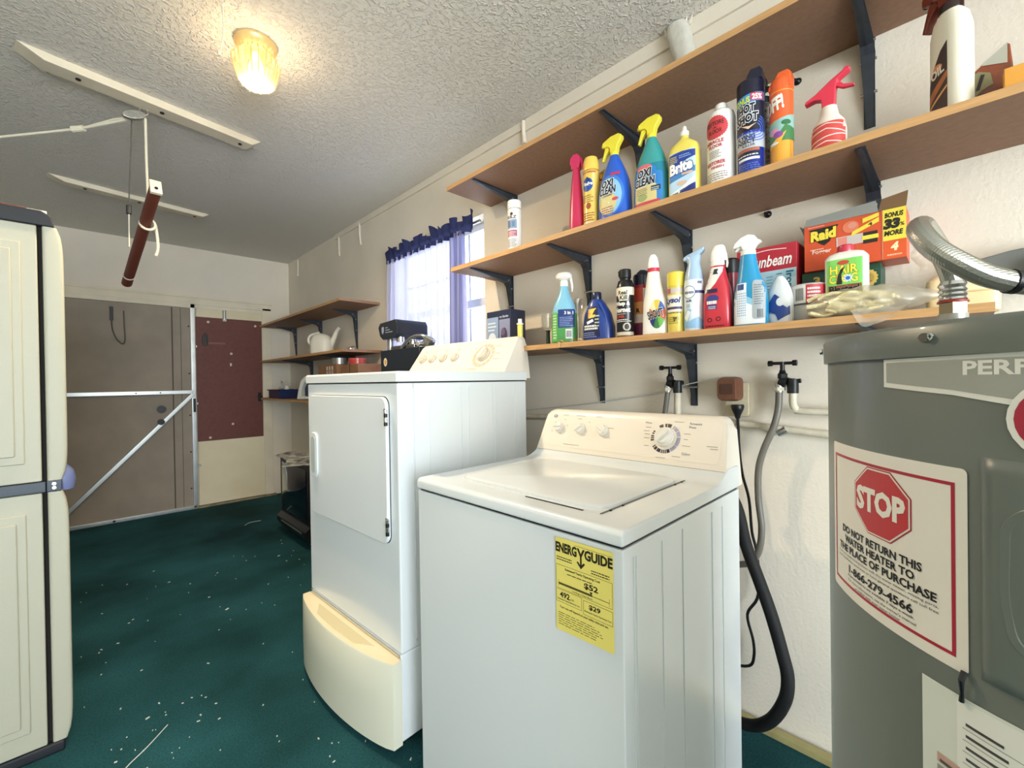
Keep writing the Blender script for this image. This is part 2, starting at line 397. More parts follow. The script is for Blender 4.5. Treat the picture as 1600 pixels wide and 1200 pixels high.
m_door2 = mat('cream door paint', '#e9dfc0', .5, noise=.06, nscale=3, col2='#e0d2ae')
d2 = struct('door_2', MB().box(.785, 1.36, D-.02, D, .02, 1.93, m_door2), bevel=.002)
MB().cyl((1.318, D-.035, 1.055), (1.318, D-.07, 1.055), .018, m_bronze).box(1.303, 1.333, D-.038, D-.034, 1.01, 1.1, m_bronze).build('door_knob', d2)
MB().box(1.0, 1.03, D-.05, D-.02, 1.82, 1.93, m_galv).cyl((1.015, D-.045, 1.93), (1.015, D-.045, 1.84), .012, m_galv).build('door_catch', d2)
MB().box(.775, .786, D-.035, D-.02, 1.55, 1.57, m_galv).box(.775, .80, D-.035, D-.018, .40, .42, m_galv).box(.775, .786, D-.035, D-.02, 1.0, 1.02, m_galv).build('hinge', d2)
tr = MB().box(1.36, 1.445, D-.022, D, 0, 1.99, m_trim).box(-.65, 1.445, D-.022, D, 1.965, 2.035, m_trim).box(.772, 1.36, D-.018, D-.0, 1.93, 1.966, m_trim)
tr.box(-.65, 1.46, D-.028, D, 2.025, 2.045, m_trim)
struct('trim_2', tr, bevel=.004)
struct('trim_3', MB().box(.74, 1.46, D-.06, D, 0, .018, mat('dusty threshold', '#8f8468', .8, noise=.4, nscale=20)), bevel=.003)
m_hard = mat('brown hardboard', '#6f3d35', .6, noise=.12, nscale=30)
t = thing('hardboard_panel', 'reddish brown hardboard sheet tacked on the cream door', 'board', (1.065, D-.02, .64))
MB().box(-.285, .285, -.008, 0, 0, 1.21, m_hard).build('board', t, bevel=.001)
for x, z in ((-.185, 1.165), (.225, 1.155), (.005, .86), (.008, .15), (-.185, .03)): MB().cyl((x, -.008, z), (x, -.011, z), .012, mat('bare patch', '#d9c9b0', .7), n=10).build('bare_patch', t)
MB().box(-.008, .008, -.0095, -.008, .735, .765, MATS['bare patch']).build('bare_patch', t)
t = thing('key_holder', 'small black key holder on the upper left of the brown board', 'key holder', (.85, D-.028, 1.62))
MB().prism([(-.012, -.05), (.014, -.05), (.022, -.01), (.02, .05), (.004, .085), (-.016, .05), (-.024, .0)], m_blk, 'y', -.012, 0).build('holder', t, bevel=.003)
MB().box(.03, .17, -.004, 0, -.03, -.012, mat('tan strip', '#8a5a4a', .6)).build('strip', t)

# wall strips hanging down from the wall-ceiling joint
for i, (y, ln, lb) in enumerate([(4.848, .17, 'narrow white strip hanging from the ceiling joint nearest the back wall'), (3.81, .19, 'white wall strip hanging from the ceiling joint, middle of the three'), (3.405, .185, 'curved white wall strip hanging from the ceiling joint, closest to the window')]):
    b = MB().tube([(W-.008, y, 2.49), (W-.008, y+.0, 2.49-ln*.6), (W-.010, y-.012*i, 2.49-ln)], .008, m_wall, n=8, smoothn=4)
    tag(b.build('wall_strip'), lb, 'wall strip', 'white strips on the upper wall')
tag(MB().tube([(W-.012, 1.54, 2.505), (W-.014, 1.54, 2.46), (W-.012, 1.535, 2.39)], .011, m_wall, n=10, smoothn=4).build('cable_sleeve'), 'white cable sleeve running down the wall behind the far end of the top shelf', 'cable sleeve')
t = thing('torn_ceiling_duct', 'torn white sleeve at the ceiling edge above the middle of the top shelf', 'pipe sleeve', (W-.03, .69, 2.32))
b = MB(); b.loft([(0, .03, .034, 0, 0, 2.4), (.06, .03, .04, 0, .01, 2.4), (.15, .03, .044, 0, .03, 2.6), (.18, .026, .035, .0, .035, 2.2), (.188, .012, .02, 0, .03, 2)], mat('greyish plaster', '#cfccc0', .8, noise=.1, nscale=30, bump=.6, bscale=60)); b.build('sleeve', t)
b = MB()
for k in range(9):
    a = k*.7; b.prism([(0, 0), (.012, .002), (.016, .03+.008*(k % 3))], m_wall, 'y', -.001, .001, Matrix.Translation((-.026*math.cos(a)*.6, .03+.04*math.sin(a), .155)) @ Matrix.Rotation(a, 4, 'Z'))
b.build('torn_edge', t)

# ================= CEILING FIXTURES =================
t = thing('ceiling_lamp', 'small brass ceiling lamp with a ribbed glass shade, lit', 'ceiling lamp', (.5, 1.907, C))
b = MB(); b.lathe([(.072, 0), (.075, -.01), (.07, -.022), (.058, -.032), (.05, -.038)], mat('cream enamel ring', '#e8c888', .3, metal=.3)); b.build('ring', t)
b = MB()
def shade_pt(u, v):
    a = 2*PI*u; k = 4; z = -.036 - .125*v
    r = (.052 + .022*min(1, v/.25)) if v < .25 else (.074 - .022*((v-.25)/.75)**1.5)
    sq = 1.0 + .10*abs(math.cos(2*a))**2; rr = r*sq*(1 + .035*math.sin(a*30))
    return (rr*math.cos(a), rr*math.sin(a), z)
b.grid(shade_pt, 120, 12, m_shade)
m_rib = pane_mat('amber glass rib', (.80, .62, .36), .45, .25, .1)
for k in range(20):
    b.tube([Vector(shade_pt((k+.5)/20, v)) for v in (0, .12, .25, .45, .7, 1)], .0026, m_rib, n=6)
b.lathe([(.054, -.161), (.03, -.168), (.004, -.170)], m_shade, n=40, cap=False)
b.build('lamp_shade', t)
b = MB(); b.lathe([(.012, -.035), (.014, -.06), (.022, -.08), (.028, -.1), (.024, -.12), (.01, -.132), (.002, -.134)], mat('lit bulb', '#ffdca0', .4, emit=3.5), n=20); b.build('bulb', t)
light('bulb_light', 'POINT', (.5, 1.907, C-.15), 4.5, (1.0, .80, .55), .03)
sp = light('bulb_downlight', 'SPOT', (.5, 1.907, C-.15), 128, (1.0, .84, .64), .03)      # the bulb's light below the opaque ring
sp.data.spot_size = R(179); sp.data.spot_blend = 1.0

def ceiling_board(label, x0, y0, x1, y1, wd, th):
    L = math.hypot(x1-x0, y1-y0); a = math.atan2(y1-y0, x1-x0)
    t = thing('ceiling_board', label, 'board', (x0, y0, C), a, 'white painted boards screwed to the ceiling')
    b = MB(); c = .075
    b.prism([(0, 0), (c, -th), (L-c*.6, -th), (L, 0)], m_trim, 'y', 0, wd); b.build('board', t, bevel=.002)
    b = MB()
    for k in (.2, .52, .9): b.cyl((L*k, wd*.5, -th), (L*k, wd*.5, -th-.004), .009, m_bronze, n=10)
    b.build('screws', t)
    return t
ceiling_board('white board screwed to the ceiling nearest the lamp, carrying the rope pulley', -.165, 2.505, .715, 2.665, .085, .035)
ceiling_board('white board screwed to the ceiling farther from the lamp, near the back wall', -.14, 3.925, .72, 4.07, .075, .03)

# pulley with ropes and hanging rod
PL = Vector((.22, 2.655, 2.455))
t = thing('rope_pulley', 'small steel pulley hanging under the nearer ceiling board', 'pulley', PL)
MB().tube([(.016*math.cos(a*PI/8), 0, .016*math.sin(a*PI/8)+.012) for a in range(17)], .004, m_galv, n=8).build('eye', t)
mt = Matrix.Translation((-.035, 0, -.02)) @ Matrix.Rotation(R(-20), 4, 'Y')
b = MB(); b.prism([(.045*math.cos(a*PI/8), .02*math.sin(a*PI/8)) for a in range(16)], m_galv, 'y', -.012, .012, mt); b.build('housing', t, bevel=.003)
ro = MB()
ro.tube([(.225, 2.65, 2.435), (.23, 2.70, 2.25), (.238, 2.75, 2.03)], .0055, m_rope, n=8)
ro.tube([(.2, 2.65, 2.43), (.12, 2.73, 2.41), (.006, 2.85, 2.385), (-.26, 3.0, 2.305), (-.7, 3.24, 2.17), (-1.1, 3.45, 2.05)], .0055, m_rope, n=8)
ro.tube([(.215, 2.65, 2.44), (.12, 2.735, 2.425), (.006, 2.85, 2.385)], .0045, m_rope, n=8)
ro.cyl((.02, 2.84, 2.388), (-.02, 2.865, 2.378), .014, m_rope, n=10)
ro.tube([(.238+.03*math.cos(a), 2.79+.01*math.sin(a)+.01, 1.985+.03*math.sin(a)) for a in [k*PI/8 for k in range(17)]], .006, m_rope, n=8)
ro.tube([(.268, 2.80, 1.985), (.275, 2.82, 1.95), (.279, 2.825, 1.88), (.270, 2.83, 1.84)], .0065, m_rope, n=8, smoothn=4)
rp = ro.build('rope'); tag(rp, 'white rope running from the left through the pulley to the hanging rod', 'rope')
t = thing('pull_cord', 'thin grey cord with a black clip and white tail beside the hanging rod', 'cord', (.18, 2.70, 2.43))
MB().tube([(0, 0, 0), (-.008, .15, -.36)], .0025, mat('grey cable', '#5d5a50', .6), n=6).build('cord', t)
MB().box(-.018, .002, .14, .16, -.40, -.355, m_blk).build('clip', t, bevel=.004)
MB().tube([(-.008, .15, -.4), (-.009, .152, -.56)], .003, m_rope, n=6).build('tail', t)
t = thing('hanging_rod', 'reddish brown wooden rod hanging from the white rope', 'rod', (.249, 2.566, 2.085))
dv = Vector((.185-.249, 3.327-2.566, 1.773-2.085)); dn = dv.normalized()
MB().cyl(dn*.0, dv, .024, mat('reddish wood rod', '#6b3528', .5, noise=.15, nscale=12)).build('rod', t)
q = dn.to_track_quat('Y', 'Z').to_matrix().to_4x4()
MB().box(-.022, .022, -.012, .004, -.03, .04, mat('pale wood end', '#d9d2bd', .6), q).build('end_block', t, bevel=.002)
MB().cyl(dn*-.012 + q @ Vector((0, 0, -.006)), dn*-.016 + q @ Vector((0, 0, -.006)), .007, m_bronze, n=10).build('end_screw', t)
MB().cyl(dv*.9, dv*.91, .0255, m_rope).build('wire_band', t)
tag(MB().tube([(.368, 1.79, C), (.369, 1.792, 2.44), (.366, 1.796, 2.39), (.358, 1.802, 2.345)], .0025, m_rope, n=6, smoothn=3).cyl((.357, 1.802, 2.35), (.357, 1.802, 2.335), .005, m_rope, n=8).build('lamp_pull_string'), 'thin string hanging from the ceiling beside the lamp', 'string')

# ================= CURTAIN =================
t = thing('window_curtain', 'sheer pale lilac curtain with a navy ruffled top on the window', 'curtain', (W-.03, 2.4, 1.2))
rg = random.Random(3)
ph = [rg.uniform(0, 6.28) for _ in range(6)]
def cur(y0, y1, dens, amp, flare):
    def f(u, v):
        k = 1-v; y = y0 + (y1-y0)*u; fold = math.sin(u*dens+ph[0]+.5*math.sin(u*9+ph[1]))*amp + math.sin(u*dens*2.3+ph[2])*amp*.35
        return (-.02 + fold*(.55+.45*k), y - 2.4 + flare*k*(u-.3) + .01*math.sin(u*dens+ph[3])*k, .0 + .86*v)
    return f
MB().grid(cur(2.0, 2.87, 78, .018, .05), 260, 8, m_sheer).build('sheer_panel', t, sharp=180)
MB().grid(cur(1.99, 2.12, 26, .02, -.02), 60, 8, pane_mat('darker lilac curtain', (.33, .35, .55), .85, 0)).build('gathered_edge', t, sharp=180, label=None) if False else MB().grid(cur(2.0, 2.13, 26, .02, -.02), 60, 8, pane_mat('darker lilac curtain', (.33, .35, .55), .85, 0)).build('gathered_edge', t, sharp=180)
MB().cyl((.0, -.53, .885), (.0, .49, .885), .008, m_steel).build('curtain_rod', t)
def ruf(u, v):
    y = -.50 + .985*u; a = math.sin(u*95+ph[4]) + .6*math.sin(u*57+ph[5]); b2 = math.sin(u*140)
    return (-.025 + .018*a*(abs(v-.4)+.35), y + .012*b2*(v-.4), .835 + .10*v + .016*math.sin(u*34+1)*v + .010*math.sin(u*80)*v)
MB().grid(ruf, 300, 6, m_navy_sheer).build('ruffle', t, sharp=180)

# ================= SHELVES =================
def bracket(parent, y, zb, flip=1, L=.26, H=.26):
    # stamped steel L bracket: horizontal leg under the board, vertical leg on the wall, folded V ribs
    b = MB(); x = W
    def leg(pts_w, ax):
        pass
    prof = [(0, 0), (-L, 0), (-L, -.006), (-.045, -.040), (-.028, -.058), (-.006, -H), (0, -H)]
    b.prism([(x+px, zb+pz) for px, pz in prof], m_brk, 'y', y-.0025, y+.0025)
    b.box(x-L, x, y-.011, y+.011, zb-.0025, zb, m_brk)
    b.box(x-.0025, x, y-.013, y+.013, zb-H, zb, m_brk)
    # spreading flanges along the inner edge
    inner = [(-L, -.005), (-.045, -.039), (-.028, -.057), (-.006, -H)]
    ws = [.006, .016, .017, .007]
    for (p, q), (w0, w1) in zip(zip(inner, inner[1:]), zip(ws, ws[1:])):
        vs = [b.bm.verts.new((x+p[0], y-w0, zb+p[1])), b.bm.verts.new((x+p[0], y+w0, zb+p[1])), b.bm.verts.new((x+q[0], y+w1, zb+q[1])), b.bm.verts.new((x+q[0], y-w1, zb+q[1]))]
        b.bm.faces.new(vs)
    for (px, pz) in ((-.04, -.028), (-.018, -.07), (-.012, -.16)):
        b.cyl((x+px, y-.019, zb+pz), (x+px, y+.019, zb+pz), .004, m_galv, n=8)
    o = b.build('bracket', parent); return o
def shelf(label, y0, y1, zt, ys, x0=1.33, th=.0195, L=.26, H=.26, group='long wall shelves on the right'):
    t = thing('wall_shelf', label, 'shelf', (0, 0, 0), 0, group)
    b = MB().box(x0, x0+.0015, y0, y1, zt-th, zt, m_oak).box(x0+.0015, W-.001, y0, y1, zt-th, zt, m_board)
    b.build('board', t)
    for y in ys: bracket(t, y, zt-th, L=L, H=H)
    return t
shelf('topmost long shelf on the right wall, empty on top', -1.0, 1.81, 2.17, [1.615, .89, .172, -.6], H=.255, L=.29)
shelf('middle long shelf on the right wall holding the upper row of bottles', -1.0, 1.785, 1.755, [1.655, 1.157, .702, .162, -.5], H=.22, L=.28)
shelf('lowest long shelf on the right wall, just above the washer', -.056, 1.84, 1.3275, [1.6, 1.095, .69, .162], H=.23, L=.29)
g2 = 'short shelves in the far corner'
shelf('top short shelf in the far corner by the cream door', 3.1, 5.1, 1.80, [3.5, 4.25, 4.95], x0=1.32, L=.2, H=.32, group=g2)
shelf('middle short shelf in the far corner with the white jug', 3.07, 5.1, 1.43, [3.55, 4.5], x0=1.32, L=.28, H=.3, group=g2)
shelf('lowest short shelf in the far corner with the blue tray', 2.8, 5.1, 1.045, [3.95], x0=1.32, L=.26, H=.3, group=g2)

# ================= WASHER =================
wr = thing('washing_machine', 'white top-loading washer with a yellow energy label, in the foreground', 'washing machine', (.7082, .4354, 0), R(.36))
ww, wd = .6866, .628
b = MB().box(0, wd, 0, ww, .02, .862, m_white)
b.box(.004, wd-.004, .004, ww-.004, .862, .868, m_blk); b.build('cabinet', wr, bevel=.006)
b = MB()
for (i, wdt) in ((.036, .0025), (.046, .0015), (.154, .0012), (.252, .002), (.423, .0012), (.493, .0012)):
    b.box(i, i+wdt, -.002, -.0003, .05, .84, m_white)
b.build('side_ribs', wr)
# lid deck: rounded top with coved back rising to the console
b = MB(); zt = .8991
b.prism([(-.004, .868), (.625, .868), (.625, .93), (.535, .93), (.515, .915), (.49, .9045), (.46, zt), (.01, zt), (-.0, .896), (-.004, .888)], m_white, 'y', -.002, ww+.002)
b.build('top_deck', wr, bevel=.005, seg=3)
b = MB(); lz = zt
b.loft([(lz-.002, .196, .252, .27, .345, 9), (lz+.005, .195, .251, .27, .345, 9), (lz+.008, .188, .243, .27, .345, 9)], m_white, n=80)
b.build('lid', wr)
b = MB().box(.06, .47, .0855, .09, lz-.001, lz+.0015, mat('shadow gap', '#77736b', .7)).box(.054, .059, .13, .30, lz-.001, lz+.0012, m_blk)
for i in (.09, .14, .4, .44): b.box(i, i+.006, .083, .0865, lz-.001, lz+.003, m_blk)
b.build('lid_gap', wr)
b = MB(); b.prism([(.03, 0), (.055, 0), (.055, .0), (.03, 0)], m_white) if False else None
# console
b = MB()
cp = [(.522, .915), (.53, .93), (.585, 1.055), (.593, 1.066), (.605, 1.070), (.628, 1.068), (.645, 1.03), (.655, .87), (.60, .87)]
NS = 36; JY0, JY1 = .0, ww
rings = []
for k in range(NS+1):
    u = k/NS; y = JY0 + (JY1-JY0)*u
    e = min(u, 1-u)*ww
    # sides lean inward towards the top and top corners are rounded
    rings.append((y, e))
def con_section(y, e, prof, zb, zt_, rad):
    out = []
    for (px, pz) in prof:
        f = (pz-zb)/(zt_-zb); inset = .02*f
        out.append((px, pz, inset))
    return out
def console(prof, zb, zt_, rad, lean, wid, m, parent, name='console'):
    b = MB(); ys = []
    N = 28
    for k in range(N+1):
        a = k/N; y = .5 - .5*math.cos(PI*a); ys.append(y*wid)
    rows = []
    for y in ys:
        row = []
        for (px, pz) in prof:
            f = max(0, (pz-zb)/(zt_-zb)); lo, hi = lean*f, wid-lean*f
            yy = lo + (hi-lo)*(y/wid); d = min(yy-lo, hi-yy)
            drop = 0
            if d < rad: drop = rad - math.sqrt(max(0, rad*rad-(rad-d)**2))
            z2 = min(pz, zt_-drop) if pz > zt_-rad*1.2 else pz
            k2 = 0 if z2 == pz else (pz-z2)*.45
            row.append(b.bm.verts.new((px-k2 if px < .62 else px, yy, z2)))
        rows.append(row)
    i = b.mi(m); n = len(prof)
    for r0, r1 in zip(rows, rows[1:]):
        for k in range(n): b.bm.faces.new((r0[k], r0[(k+1) % n], r1[(k+1) % n], r1[k])).material_index = i
    b.bm.faces.new(rows[0]).material_index = i; b.bm.faces.new(rows[-1][::-1]).material_index = i
    bmesh.ops.remove_doubles(b.bm, verts=b.bm.verts[:], dist=.0004)
    return b.build(name, parent, sharp=50)
console(cp, .915, 1.07, .03, .012, ww, m_console, wr)
# control face: slanted plane from (.53,.93) to (.585,1.055)
Vv = Vector((.055, 0, .125)).normalized(); Oc = Vector((.53, ww, .93))
cmap = pl_map(Oc, (0, -1, 0), Vv)          # s runs from the far end (left in view) to the near end
def knob(parent, base, r, depth, dirn, m, m2, point=0, name='knob'):
    dirn = Vector(dirn).normalized(); z = Vector((0, 0, 1)); q = z.rotation_difference(dirn).to_matrix().to_4x4(); T = Matrix.Translation(base) @ q @ Matrix.Rotation(point, 4, 'Z')
    b = MB(); b.lathe([(r*1.18, 0), (r*1.16, depth*.22), (r*.98, depth*.26), (r*.92, depth*.7), (r*.86, depth*.76)], m, n=32)
    b.box(-r*.2, r*.2, -r*.95, r*.95, depth*.2, depth, m2)
    bmesh.ops.transform(b.bm, matrix=T, verts=b.bm.verts[:])
    return b.build(name, parent, bevel=.0012)
Nn = Vector((0, -1, 0)).cross(Vv).normalized()
m_knob = mat('white knob plastic', '#f2efe8', .25)
for j, pt in ((.600, .1), (.506, .7), (.412, -.5)):
    s = ww-j; knob(wr, cmap(s, .083, .001), .0175, .022, Nn, m_knob, m_knob, pt)
knob(wr, cmap(ww-.19, .078, .001), .026, .028, Nn, m_knob, m_knob, .9, 'dial')
dc = Decal(cmap, base=.0012)
dx_, dy_ = ww-.186, .074
for a0, a1, c in ((72, 100, '#4a443e'), (108, 125, '#4a443e'), (150, 165, '#4a443e'), (170, 195, '#4a443e'), (-58, 62, '#a9a8c0'), (-142, -62, '#2a2540')):
    dc.ring(dx_, dy_, .036, .047, c, 0, a0, a1, n=10)
for a in (-135, -120, -100, -92, -84, -76, -30, 10, 35, 55, 158, 178, 186, 90): dc.ring(dx_, dy_, .034, .049, '#f1e9dc', 1, a-1.2, a+1.2, n=1)
dc.text('Permanent', ww-.118, .122, .036, .007, '#55506a', bold=0).text('Press', ww-.118, .111, .02, .007, '#55506a', bold=0).text('Colors', ww-.128, .028, .024, .008, '#55506a', bold=0).text('Whites', dx_-.075, .118, .022, .006, '#55506a', bold=0)
for x, y, w_ in ((dx_-.07, .105, .018), (dx_-.075, .093, .02), (dx_-.07, .083, .016), (dx_-.07, .07, .018), (dx_-.065, .045, .015), (dx_+.055, .092, .02), (dx_+.057, .075, .012), (dx_+.055, .055, .024), (dx_-.02, .012, .03), (dx_+.02, .128, .03), (dx_+.03, .02, .025), (ww-.06, .06, .03), (ww-.05, .053, .022), (.12, .02, .07),
                 (.09, .13, .026), (.15, .13, .04), (.235, .13, .028), (.06, .1, .008), (.1, .112, .008), (.115, .09, .008), (.05, .065, .008), (.09, .058, .01), (.16, .118, .018), (.26, .1, .02), (.27, .092, .045), (.21, .108, .006)):
    dc.rect(x, y, x+w_, y+.0016, '#a39b8c', 1)
dc.ell(.055, .125, .009, .006, '#6c6c70', 1).ell(.055, .125, .006, .0035, '#c9c9c9', 2)
dc.build('console_print', wr)
dc = Decal(cmap, base=.0006); dc.rect(.022, .010, ww-.022, .132, mat('console panel', '#f5ecdf', .3), 0, r=.016); dc.build('control_panel', wr)
MB().box(.5265, .5285, .004, ww-.004, .9225, .9245, MATS['shadow gap']).build('console_seam', wr)
# energy label
t = Decal(pl_map((0, .159, .658), (0, -1, 0), (0, 0, 1)), base=.003)
YB, KB = '#f4e67c', '#2c2a1a'
lw, lh = .14, .196
t.poly([(0, 0), (lw, .004), (lw, lh), (.0, lh-.002)], YB)
t.text('ENERG', .0015, .1655, .053, .0185, KB, bold=.045).text('GUIDE', .075, .1655, .063, .0185, KB, bold=.045)
t.poly([(.0555, .184), (.0605, .184), (.0655, .174), (.0705, .184), (.0755, .184), (.0675, .168), (.0675, .150), (.0635, .150), (.0635, .168)], KB, 2)
t.poly([(.055, .1555), (.0585, .1575), (.0655, .150), (.0725, .1575), (.076, .1555), (.0655, .1435)], KB, 3)
t.lines(.003, .148, .045, .158, 2, KB, seed=3).lines(.09, .142, .134, .152, 2, KB, seed=4).rect(.05, .187, .137, .1876, KB, 1)
t.frame(.001, .088, .1375, .138, .0006, KB, 1)
t.text('Estimated Yearly Operating Cost', .025, .128, .085, .006, KB, bold=.02).lines(.03, .122, .105, .126, 1, KB, seed=5)
t.text('$52', .073, .1065, .032, .0125, KB, bold=.03).poly([(.085, .105), (.093, .105), (.089, .100)], KB, 2)
t.rect(.008, .0965, .092, .101, '#5a5528', 2).rect(.092, .0975, .131, .0985, KB, 2).rect(.0078, .092, .0084, .106, KB, 2).rect(.1305, .092, .1311, .106, KB, 2)
t.text('Cost Range of Similar Models', .042, .0895, .05, .004, KB, bold=.01)
t.frame(.001, .060, .066, .0865, .0006, KB, 1).frame(.070, .055, .1375, .0835, .0006, KB, 1)
t.text('492', .011, .071, .025, .011, KB, bold=.03).text('kWh', .038, .0715, .009, .004, KB, bold=0).text('Estimated Yearly Electricity Use', .005, .064, .056, .004, KB, bold=.01)
t.text('$29', .084, .0685, .026, .0105, KB, bold=.03).text('Estimated Yearly Operating Cost', .073, .061, .062, .004, KB, bold=.01)
t.text('Your cost will depend on your utility rates and use.', .01, .047, .118, .006, KB, bold=.01)
t.lines(.006, .014, .118, .042, 6, '#6b6630', seed=6, fill=.28)
t.build('energy_label', wr, 'yellow energy label with black print')

# ================= DRYER + PEDESTAL =================
dr = thing('dryer', 'white front-loading dryer with a solid door, taller than the washer beside it', 'dryer', (.7098, .2436+1.0, .312), R(2.585))
dw, dd, dh = .6888, .622, .906
b = MB().box(0, dd, 0, dw, 0, .868, m_white); b.build('cabinet', dr, bevel=.006)
MB().prism([(-.006, .872), (dd, .872), (dd, dh), (.0, dh), (-.006, .9)], m_white, 'y', -.003, dw+.003).box(.003, dd-.003, .003, dw-.003, .868, .872, m_blk).box(.0575, .0590, -.0012, -.0002, .02, .866, MATS['shadow gap']).build('top_panel', dr, bevel=.006, seg=3)
b = MB()
for (i, wdt) in ((.057, .002), (.061, .001), (.123, .0012), (.263, .002), (.300, .0012), (.42, .002), (.44, .001), (.55, .0015)): b.box(i, i+wdt, -.002, -.0003, .03, .85, m_white)
b.build('side_ribs', dr)
def rrect(y0, y1, z0, z1, r, n=6):
    P = []
    for cy, cz, a in ((y1-r, z1-r, 0), (y0+r, z1-r, 90), (y0+r, z0+r, 180), (y1-r, z0+r, 270)):
        P += [(cy + r*math.cos(R(a+90*k/n)), cz + r*math.sin(R(a+90*k/n))) for k in range(n+1)]
    return P
b = MB().prism(rrect(.046, .652, .338, .826, .035), m_blk, 'x', -.0012, .01).prism(rrect(.049, .648, .341, .823, .033), m_white, 'x', -.014, .0)
dd_ = b.build('door', dr, bevel=.004)
b = MB().prism(rrect(.560, .628, .49, .672, .028), m_white, 'x', -.021, -.013); b.build('door_handle', dd_, bevel=.004)
b = MB().prism(rrect(.575, .613, .508, .655, .016), mat('handle recess grey', '#b9c2bd', .5), 'x', -.0222, -.0205); b.build('recess', dd_)
for z in (.73, .375):
    b = MB()
    for k in range(4): b.cyl((-.017, .044, z+.014*k), (-.017, .044, z+.014*k+.011), .006, m_chrome if k % 2 else m_blk, n=12)
    b.box(-.0155, -.012, .046, .058, z, z+.055, m_chrome); b.build('hinge', dd_)
dcp = [(.49, .906), (.495, .912), (.585, 1.045), (.594, 1.055), (.606, 1.058), (.632, 1.055), (.64, 1.02), (.648, .88), (.60, .88)]
def shift(prof, dz): return [(x, z+dz) for x, z in prof]
console(dcp, .906, 1.058, .02, .012, dw, m_console, dr)
Vd = Vector((.09, 0, .133)).normalized(); dmap = pl_map((.495, dw, .912), (0, -1, 0), Vd); Nd = Vector((0, -1, 0)).cross(Vd).normalized()
for s, pt in ((.075, .2), (.152, .7), (.235, .7), (.322, .7)): knob(dr, dmap(s, .085, .001), .021, .022, Nd, mat('shade toned knob plastic', '#cfc5b6', .3), m_console, pt)  # knob colour darkened to stand for their shadows and edges
knob(dr, dmap(.515, .088, .001), .030, .024, Nd, MATS['shade toned knob plastic'], m_console, 1.2, 'dial')
dc = Decal(dmap, base=.0012)
dc.ring(.515, .085, .045, .062, '#c9bba9', 0, 0, 360, n=36)
for a in range(0, 360, 24): dc.ring(.515, .085, .043, .063, '#f1e9dc', 1, a-1, a+1, n=1)
for s in (.075, .152, .235, .322): dc.rect(s-.015, .13, s+.015, .133, '#c9b9a4', 1).rect(s-.01, .122, s+.008, .124, '#c9b9a4', 1)
for x, y, w_ in ((.435, .125, .02), (.57, .13, .03), (.585, .09, .03), (.585, .06, .04), (.45, .012, .06), (.05, .012, .02)): dc.rect(x, y, x+w_, y+.0022, '#b9a996', 1)
dc.rect(.02, .006, dw-.03, .0072, '#d8cab8', 1).ell(.022, .015, .006, .006, '#8d8d86', 1)
dc.build('console_print', dr)

pd = thing('dryer_pedestal', 'low white pedestal with a bowed drawer under the dryer', 'pedestal', (.7098, 1.2436, 0), R(2.585))
b = MB().box(.0, dd, .003, dw-.003, .03, .3105, m_white); b.build('pedestal_body', pd, bevel=.005)
for i, j in ((.05, .05), (.05, dw-.05), (.57, .05), (.57, dw-.05)): MB().cyl((i, j, 0), (i, j, .03), .018, m_blk).build('foot', pd)
def bow(u): return .028 + .052*(1-(2*u-1)**2)**.8
b = MB(); N = 24; zb = .028; ztp = .298
P0 = []
rowsO = []
for k in range(N+1):
    u = k/N; y = -.003 + (dw+.006)*u; x = -.006 - bow(u)
    rowsO.append((x, y))
prof2 = [(0, zb+.0), (1, zb+.0), (1.0, zb+.02), (1.03, .16), (1.0, ztp-.006), (.95, ztp), (0, ztp)]
rows = [[b.bm.verts.new((-.003 + (x+.003)*f, y, z)) for f, z in prof2] for x, y in rowsO]
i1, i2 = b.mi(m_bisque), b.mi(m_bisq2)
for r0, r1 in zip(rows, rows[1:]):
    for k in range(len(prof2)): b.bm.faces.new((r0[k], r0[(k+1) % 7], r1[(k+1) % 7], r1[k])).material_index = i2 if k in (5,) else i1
b.bm.faces.new(rows[0]).material_index = i1; b.bm.faces.new(rows[-1][::-1]).material_index = i1
df = b.build('drawer', pd, sharp=50)
b = MB()     # finger scoop in the drawer's top and the raised lip behind it
A, B_ = .13, .56
scp = [(-.022, A), (-.022, B_), (-.06, B_-.07), (-.066, (A+B_)/2), (-.06, A+.07)]
b.prism(scp, mat('scoop shade beige', '#ddd0a8', .5), 'z', ztp-.001, ztp+.0012); b.build('finger_scoop', df)
b = MB().box(-.004, -.001, .01, dw-.01, ztp+.002, ztp+.010, m_chrome); b.build('trim_rail', pd)

# black tabletop machine on the dryer
m_mach = mat('dark navy enamel', '#1a2230', .35, coat=.2, noise=.1, nscale=40)
t = thing('bench_machine', 'black tabletop machine with a boxy head standing beyond the dryer under the window', 'machine', (0, 0, 1.1805))
b = MB().prism([(1.30, 2.04), (1.50, 2.04), (1.50, 2.47), (1.30, 2.47)], m_mach, 'z', 0, .196); b.build('base', t, bevel=.004)
b = MB().prism([(2.27, .285), (2.27, .345), (2.29, .372), (2.47, .364), (2.495, .34), (2.475, .285), (2.44, .262), (2.29, .262)], m_mach, 'x', 1.30, 1.51); b.build('head', t, bevel=.003)
b = MB().cyl((1.34, 2.42, .196), (1.34, 2.42, .265), .018, m_galv).cyl((1.44, 2.35, .196), (1.44, 2.35, .27), .035, m_blk).cyl((1.34, 2.30, .24), (1.34, 2.30, .27), .024, m_chrome); b.build('spindle', t)
b = MB().box(1.32, 1.48, 2.12, 2.38, .196, .218, m_chrome).cyl((1.33, 2.10, .215), (1.48, 2.20, .235), .014, m_chrome).cyl((1.36, 2.20, .21), (1.36, 2.20, .25), .02, m_chrome); b.build('work_plate', t, bevel=.003)
